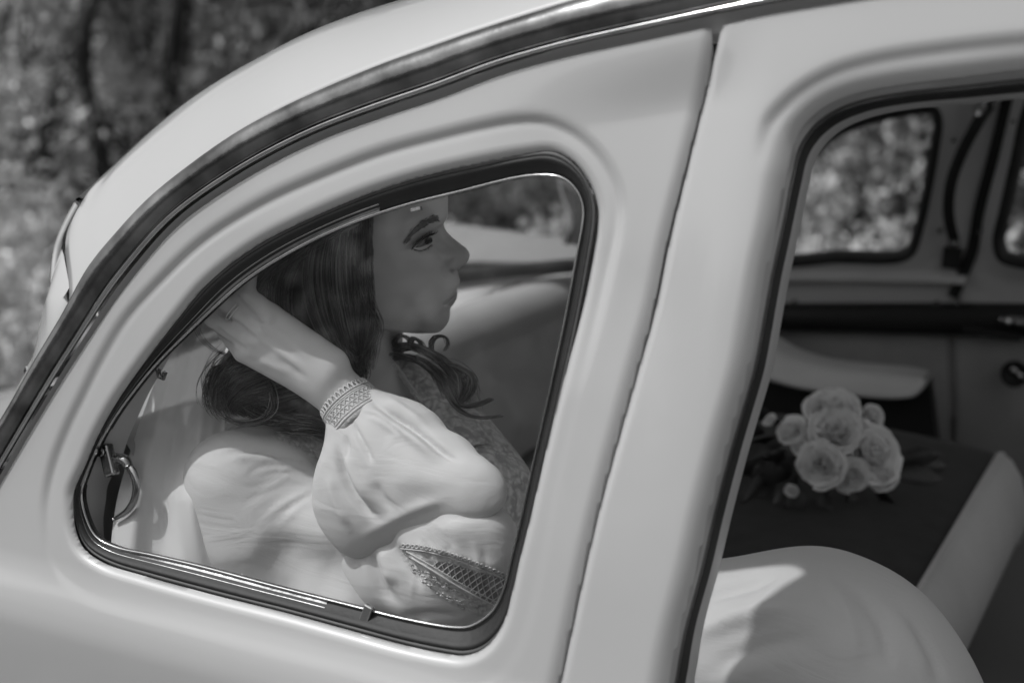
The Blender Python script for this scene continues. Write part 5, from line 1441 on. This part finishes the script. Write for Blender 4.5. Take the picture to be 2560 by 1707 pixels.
veil = mesh_obj('veil', np.array(V_), grid_faces(40, n), vm, bride)
# ================================================================== BOUQUET on the bench
bvh_c = BVHTree.FromPolygons([tuple(v) for v in cu.reshape(-1, 3)], grid_faces(cu.shape[0], cu.shape[1]).tolist())
base = cast(bvh_c, 2085, 1262, 0.0, atd(2085, 1262, 1.8))
bd = (base - CAM_LOC) @ fwd
bq = empty('bouquet'); tag(bq, 'round bridal bouquet of pale roses and peonies with dark leaves lying on the bench', 'bouquet')
M['petal'] = mat('petals', .9, rough=.6, noise=.08, nscale=60, sss=.1)
M['bleaf'] = mat('bouquet_leaf', .045, rough=.4, noise=.4, nscale=40)
def flower(c, R, axis, seed, layers=6, tight=1.0):
    r_ = np.random.default_rng(seed)
    axis = axis / np.linalg.norm(axis); e1 = np.cross(axis, [.3, .2, 1.0]); e1 /= np.linalg.norm(e1); e2 = np.cross(axis, e1)
    V = []; F = []; n0 = 0
    for L in range(layers):
        t = (L + .5) / layers; k = 3 + L // 2
        for p in range(k):
            a0 = 2 * math.pi * (p + .37 * L) / k + r_.normal() * .12; half = 1.35 * math.pi / k * (1.2 if L < 2 else 1)
            rad = R * (.10 + .82 * t) * r_.uniform(.84, 1.12); hgt = R * (1.0 - .50 * t) * r_.uniform(.82, 1.10); base_h_ = -R * .35
            m = 7
            for i in range(m):
                for j in range(m):
                    v = i / (m - 1); u = (j / (m - 1) - .5) * 2
                    rr_ = rad * (.25 + .75 * math.sin(min(1, v * 1.15) * math.pi / 2)) * (1 + .20 * t * v * v * v)
                    hh = base_h_ + (hgt - base_h_) * (v ** .75) * (1 - .10 * u * u * v) - R * .20 * t * max(0, v - .72) / .28
                    edge = .035 * R * math.sin(5 * u + seed * 1.7 + p * 2.1) * v * v
                    a = a0 + u * half * (.35 + .65 * math.sin(min(1, .25 + v) * math.pi / 2))
                    q = c + (e1 * math.cos(a) + e2 * math.sin(a)) * (rr_ + edge) + axis * (hh - .25 * R)
                    V.append(q)
            F.append(grid_faces(m, m) + n0); n0 += m * m
    return np.array(V), np.vstack(F)
toc = -fwd
FL = [('peony', 2079, 1030, 66, -.020, (-.05, -.2, .9), 8), ('rose', 2092, 1080, 58, -.042, (0, -.5, .6), 7), ('peony', 2178, 1135, 72, -.030, (.5, -.4, .6), 8), ('rose', 2052, 1160, 54, -.055, (-.15, -.9, .25), 7),
      ('rose', 1978, 1078, 37, -.020, (-.6, -.4, .5), 6), ('rose', 2012, 1108, 36, -.030, (-.5, -.6, .4), 6), ('rosebud', 2184, 1036, 30, -.006, (.5, -.1, .8), 4), ('rose', 2130, 1190, 40, -.045, (.1, -.9, .1), 6),
      ('rose', 2204, 1190, 40, -.030, (.6, -.6, .1), 6), ('rose', 2140, 1075, 44, -.020, (.3, -.3, .9), 6), ('rosebud', 1925, 1050, 18, -.005, (-.6, -.2, .7), 4), ('rosebud', 1978, 1226, 17, -.03, (-.3, -.8, -.1), 4)]
for i, (nm, x, y, r, dd, ax_, ly) in enumerate(FL):
    d_ = bd + dd; c = atd(x, y, d_)
    V_, F_ = flower(c, 1.12 * r * mm(d_), np.array(ax_) + toc * .6, 40 + i, ly)
    o = mesh_obj(nm, V_, F_, M['petal'], bq); solidify(o, .0006)
r_ = np.random.default_rng(77)
def blade(p0, d, L, w, nrm_, bend):
    d = d / np.linalg.norm(d); s = np.cross(d, nrm_); s /= np.linalg.norm(s); n_ = np.cross(s, d)
    V = []
    for i in range(7):
        v = i / 6; ww = w * math.sin(math.pi * min(1, v * .96 + .02)) ** .8
        cpt = p0 + d * L * v + n_ * bend * L * v * v
        for u in (-1, 0, 1): V.append(cpt + s * ww * u + n_ * abs(u) * ww * .25)
    return np.array(V), grid_faces(7, 3)
LV = [(1960, 1130, -.6, .5), (1940, 1090, -.9, .1), (1950, 1060, -.8, -.4), (1975, 1150, -.4, .8), (1990, 1190, -.5, .9), (1960, 1170, -.9, .6), (1920, 1120, -1, .2), (1930, 1160, -.8, .8), (2000, 1220, -.3, .9), 
      (2230, 1180, 1, .1), (2240, 1150, 1, -.15), (2190, 1215, .7, .6), (2120, 1225, .2, .7), (2060, 1225, -.1, .6), (1905, 1080, -.9, -.3), (1900, 1190, -.8, .9), (1940, 1210, -.8, .7), (2250, 1165, 1, .0), (1915, 1150, -.9, .3), (1955, 1110, -.9, .3)]
for i, (x, y, dx, dy) in enumerate(LV):
    d_ = bd + r_.uniform(-.02, .03); p0 = atd(x + 8 * -dx, y - 8 * dy, d_)
    dv = CR * dx - CU * dy + fwd * r_.uniform(-.4, .4)
    V_, F_ = blade(p0, dv, r_.uniform(.038, .070), r_.uniform(.009, .015), toc + r_.normal(size=3) * .5, r_.uniform(-.3, .3))
    o = mesh_obj('leaf', V_, F_, M['bleaf'], bq); solidify(o, .0005)
# stems bound together behind the flowers, resting on the cushion
mb = MB()
for i in range(9):
    a = 2 * math.pi * i / 9; o_ = np.array([0, .010 * math.cos(a), .010 * math.sin(a)])
    p0 = atd(2060, 1130, bd + .01) + o_; p1 = p0 + np.array([-.16, .05, -.045]) + o_ * .4
    V_, F_ = tube(spline(np.array([p0, (p0 + p1) / 2 - o_ * .5, p1]), 8), .0028, 6); mb.add(V_, F_)
mb.build('stem', M['bleaf'], bq)
# ================================================================== GROUND + BACKGROUND
gm = mat('meadow_ground', 0.09, rough=0.95, noise=0.5, nscale=1.5, bump=.6, bscale=20)
V_, F_ = box_VF([0, 0, -.25], [240, 240, .5])
g_ = mesh_obj('ground', V_, F_, gm, None, False); tag(g_, kind='structure')

lm = mat('bounce_gravel', 0.17, rough=.95, noise=.35, nscale=6, bump=.6, bscale=60)
V_, F_ = box_VF([0, -2.4, -.02], [60, 8.4, .06]); ln = mesh_obj('lane', V_, F_, lm, None, False); tag(ln, kind='structure')  # unseen pale gravel, added to bounce fill light into the cabin

def leaf_mat(name, lo, hi, trans=0.25, spec=.15, rough=.5):
    m = bpy.data.materials.new(name); m.use_nodes = True
    t = m.node_tree; t.nodes.clear()
    o = t.nodes.new('ShaderNodeOutputMaterial'); d = t.nodes.new('ShaderNodeBsdfPrincipled'); tr = t.nodes.new('ShaderNodeBsdfTranslucent'); mx = t.nodes.new('ShaderNodeMixShader')
    d.inputs['Roughness'].default_value = rough; d.inputs['Specular IOR Level'].default_value = spec
    at_ = t.nodes.new('ShaderNodeAttribute'); at_.attribute_name = 'tone'
    r = t.nodes.new('ShaderNodeValToRGB')
    r.color_ramp.elements[0].color = (lo, lo, lo, 1); r.color_ramp.elements[1].color = (hi, hi, hi, 1)
    t.links.new(at_.outputs['Fac'], r.inputs['Fac'])
    t.links.new(r.outputs[0], d.inputs['Base Color']); t.links.new(r.outputs[0], tr.inputs['Color'])
    mx.inputs[0].default_value = trans
    t.links.new(d.outputs[0], mx.inputs[1]); t.links.new(tr.outputs[0], mx.inputs[2]); t.links.new(mx.outputs[0], o.inputs['Surface'])
    return m

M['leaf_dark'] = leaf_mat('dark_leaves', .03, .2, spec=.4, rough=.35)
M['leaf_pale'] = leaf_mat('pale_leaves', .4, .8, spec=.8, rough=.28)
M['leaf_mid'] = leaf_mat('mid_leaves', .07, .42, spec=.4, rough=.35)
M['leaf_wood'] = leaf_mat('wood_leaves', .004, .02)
M['bark'] = mat('bark', .03, rough=.9, noise=.4, nscale=14, bump=.8, bscale=40)

def leaves(name, P, size, m, parent, rng, droop=0.5, aspect=.45):
    n = len(P)
    d = rng.normal(size=(n, 3)); d[:, 2] -= droop * 2; d /= np.linalg.norm(d, axis=1, keepdims=True)
    s = rng.normal(size=(n, 3)); s -= d * (s * d).sum(1, keepdims=True); s /= np.linalg.norm(s, axis=1, keepdims=True)
    nn = np.cross(d, s)
    L = size * rng.uniform(.6, 1.3, (n, 1)); Wd = L * aspect
    a = P; b = P + d * L * .5 + s * Wd * .5 + nn * L * .06; c = P + d * L; e = P + d * L * .5 - s * Wd * .5 + nn * L * .06
    V = np.stack([a, b, c, e], 1).reshape(-1, 3)
    F = np.arange(4 * n).reshape(n, 4)
    o = mesh_obj(name, V, F, m, parent, False)
    at_ = o.data.attributes.new('tone', 'FLOAT', 'POINT')
    at_.data.foreach_set('value', np.repeat(np.clip(rng.beta(1.6, 2.2, n), 0, 1), 4).astype(np.float32))
    return o

def weeping_tree(x, y, h, spread, nb, per, m, seed, label, size=.06, low=.3):
    rng = np.random.default_rng(seed)
    t = empty('weeping_tree'); t.location = (x, y, 0)
    tag(t, label, 'tree', 'trees behind the car')
    mb = MB()
    tp = spline(np.array([[0, 0, -.1], [rng.normal() * .08, rng.normal() * .08, h * .3], [rng.normal() * .2, rng.normal() * .2, h * .62], [rng.normal() * .25, rng.normal() * .25, h * .9]]), 14)
    V_, F_ = tube(tp, [.07, .055, .04, .02], 9); mb.add(V_, F_)
    P = []
    for b in range(nb):
        a = rng.uniform(0, 2 * math.pi); r = spread * math.sqrt(rng.uniform(.08, 1)); z0 = h * rng.uniform(.62, 1.0)
        q = tp[int(rng.integers(6, 14))]
        top_ = np.array([r * .55 * math.cos(a), r * .55 * math.sin(a), z0])
        lo_ = np.array([r * math.cos(a) + rng.normal() * .1, r * math.sin(a) + rng.normal() * .1, max(low, z0 - h * rng.uniform(.3, .85))])
        br = spline(np.array([q, (q + top_) / 2 + [0, 0, .12 * h], top_, (top_ * .35 + lo_ * .65) + rng.normal(size=3) * .05, lo_]), 22)
        V_, F_ = tube(br[:16], [.035, .015, .006], 5, False); mb.add(V_, F_)
        k = rng.integers(5, 22, per); cl = rng.normal(size=(per, 3)) * np.array([.07, .07, .13])
        kk_ = rng.choice(np.arange(5, 22), 5); k = rng.choice(kk_, per)
        P.append(br[k] + (br[np.minimum(k + 1, 21)] - br[k]) * rng.uniform(0, 1, (per, 1)) + cl)
    mb.build('trunk', M['bark'], t)
    leaves('crown', np.vstack(P), size, m, t, rng)
    return t

def shrub(x, y, h, r, n, m, seed, label, size=.035, group='pale shrubs behind the car'):
    rng = np.random.default_rng(seed)
    t = empty('shrub'); t.location = (x, y, 0)
    tag(t, label, 'shrub', group)
    mb = MB(); P = []
    for b in range(26):
        a = rng.uniform(0, 2 * math.pi); rr = r * math.sqrt(rng.uniform(0, 1)); zz = h * rng.uniform(.55, 1.05) * (1 - .35 * (rr / r) ** 2)
        st = spline(np.array([[0, 0, -.03], [rr * .4 * math.cos(a), rr * .4 * math.sin(a), zz * .55], [rr * math.cos(a), rr * math.sin(a), zz]]), 12)
        V_, F_ = tube(st, [.012, .004], 4, False); mb.add(V_, F_)
        m_ = n // 26
        k = rng.integers(3, 12, m_)
        P.append(st[k] + rng.normal(size=(m_, 3)) * .07 * (h / 1.2))
    mb.build('stem', M['bark'], t)
    leaves('foliage', np.vstack(P), size, m, t, rng, droop=-.3, aspect=.6)
    return t

TREES = [(-4.9, 5.2, 4.0, 1.5, 80, 120, 'leaf_mid', 'leaning willow with pale hanging twigs beyond the rear of the car'),
         (-3.3, 6.3, 4.2, 1.7, 90, 120, 'leaf_mid', 'tall willow with long drooping twigs beyond the car roof'),
         (-1.7, 5.6, 3.7, 1.5, 80, 120, 'leaf_dark', 'dark leafy tree seen over the roof line'),
         (-0.1, 6.2, 3.7, 1.6, 80, 120, 'leaf_dark', 'dark tree seen through the far door window'),
         (1.5, 6.0, 3.8, 1.6, 80, 110, 'leaf_dark', 'dark tree beyond the front end of the cabin'),
         (-6.6, 7.4, 4.4, 1.9, 80, 110, 'leaf_dark', 'broad dark tree far behind the tail of the car')]
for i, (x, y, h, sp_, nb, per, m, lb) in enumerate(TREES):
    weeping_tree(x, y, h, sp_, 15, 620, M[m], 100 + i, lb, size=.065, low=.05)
COLS = [(110, 130, 5.0, .30, 'slim young willow with pale twigs hanging beside the rear roof edge'), (255, 300, 4.9, .16, 'narrow pale willow sapling just behind the rear roof edge'), (480, 90, 5.2, .24, 'pale willow sapling rising over the middle of the roof'), (650, 60, 5.3, .16, 'thin pale sapling behind the roof near the tall willow'), (-60, 200, 5.2, .3, 'pale willow sapling at the tail end of the row'),
        (1985, 420, 5.2, .18, 'pale sapling seen through the rear half of the far window'), (2290, 330, 5.4, .14, 'pale sapling seen through the front edge of the far window')]
for i, (sx, sy, sY, sp_, lb) in enumerate(COLS):
    q_ = at(sx, sy, sY)
    weeping_tree(q_[0], q_[1], max(2.2, q_[2] + 1.2), sp_, 9, 330, M['leaf_pale'], 700 + i, lb, size=.06, low=.3)
# the wood behind them, one dark mass
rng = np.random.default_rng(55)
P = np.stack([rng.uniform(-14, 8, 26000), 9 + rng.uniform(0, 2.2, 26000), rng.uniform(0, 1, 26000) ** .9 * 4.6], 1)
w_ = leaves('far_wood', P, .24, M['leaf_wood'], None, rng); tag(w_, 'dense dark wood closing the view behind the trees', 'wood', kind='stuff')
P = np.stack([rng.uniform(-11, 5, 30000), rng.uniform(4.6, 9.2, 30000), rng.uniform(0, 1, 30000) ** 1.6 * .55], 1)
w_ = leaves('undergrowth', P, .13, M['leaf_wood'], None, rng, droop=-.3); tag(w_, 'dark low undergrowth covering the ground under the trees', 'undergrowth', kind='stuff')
SHR = [(40, 440, 4.4, .48, 'tall pale blossoming shrub beside the tail of the car'), (150, 540, 4.0, .38, 'pale shrub behind the rear window moulding'), (-70, 540, 3.8, .5, 'wide pale shrub beyond the tail of the car'),
       (20, 640, 3.4, .42, 'pale shrub close behind the rear pillar'), (100, 740, 3.0, .34, 'lowest pale shrub just behind the rear pillar'), (230, 560, 4.9, .3, 'small pale shrub under the rear edge of the roof'),
       (1040, 590, 4.7, .5, 'pale shrub behind the bride, seen through the rear window'), (1230, 560, 4.6, .45, 'pale shrub in the rear window in front of the bride'), (1425, 500, 4.1, .2, 'small bright shrub in the corner of the rear window'),
       (1990, 300, 4.6, .24, 'tall narrow pale shrub in the far window'), (2075, 545, 4.3, .24, 'low pale shrub at the foot of the far window'), (2180, 600, 4.2, .24, 'lowest pale shrub along the far window sill'), (2268, 545, 4.25, .15, 'round pale shrub in the front corner of the far window'),
       (2530, 560, 4.2, .26, 'pale shrub in the next far window'), (1700, 560, 4.6, .45, 'pale shrub hidden mostly by the door pillar')]
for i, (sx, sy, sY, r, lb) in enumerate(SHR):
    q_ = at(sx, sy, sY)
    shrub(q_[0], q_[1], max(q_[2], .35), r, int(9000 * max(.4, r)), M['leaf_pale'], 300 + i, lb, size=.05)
P = np.stack([rng.uniform(-22, 16, 16000), -13 - rng.uniform(0, 2.5, 16000), rng.uniform(0, 1, 16000) ** .9 * 4.2], 1)  # added behind the camera to darken what glass and chrome mirror
w_ = leaves('reflection_wood', P, .34, M['leaf_wood'], None, rng); tag(w_, 'unseen dark wood added across the lane to keep glass and chrome reflections dark', 'wood', kind='stuff')
# hedge of trees on the photographer's side, seen in the chrome
BT = [(-9.5, -10.5), (-5.5, -12), (3.0, -10.5), (6.5, -9.0), (0.0, -12.5)]
LB = ['tree mirrored in the chrome rail, standing at the rear of the lane', 'tree across the lane opposite the rear window', 'tree across the lane opposite the front doors', 'tree across the lane opposite the bonnet', 'tree across the lane straight opposite the bride']
for i, (x, y) in enumerate(BT):
    o = weeping_tree(x, y, 4.0, 2.2, 50, 60, M['leaf_dark'], 500 + i, LB[i], size=.14)
    o['group'] = 'trees across the lane'
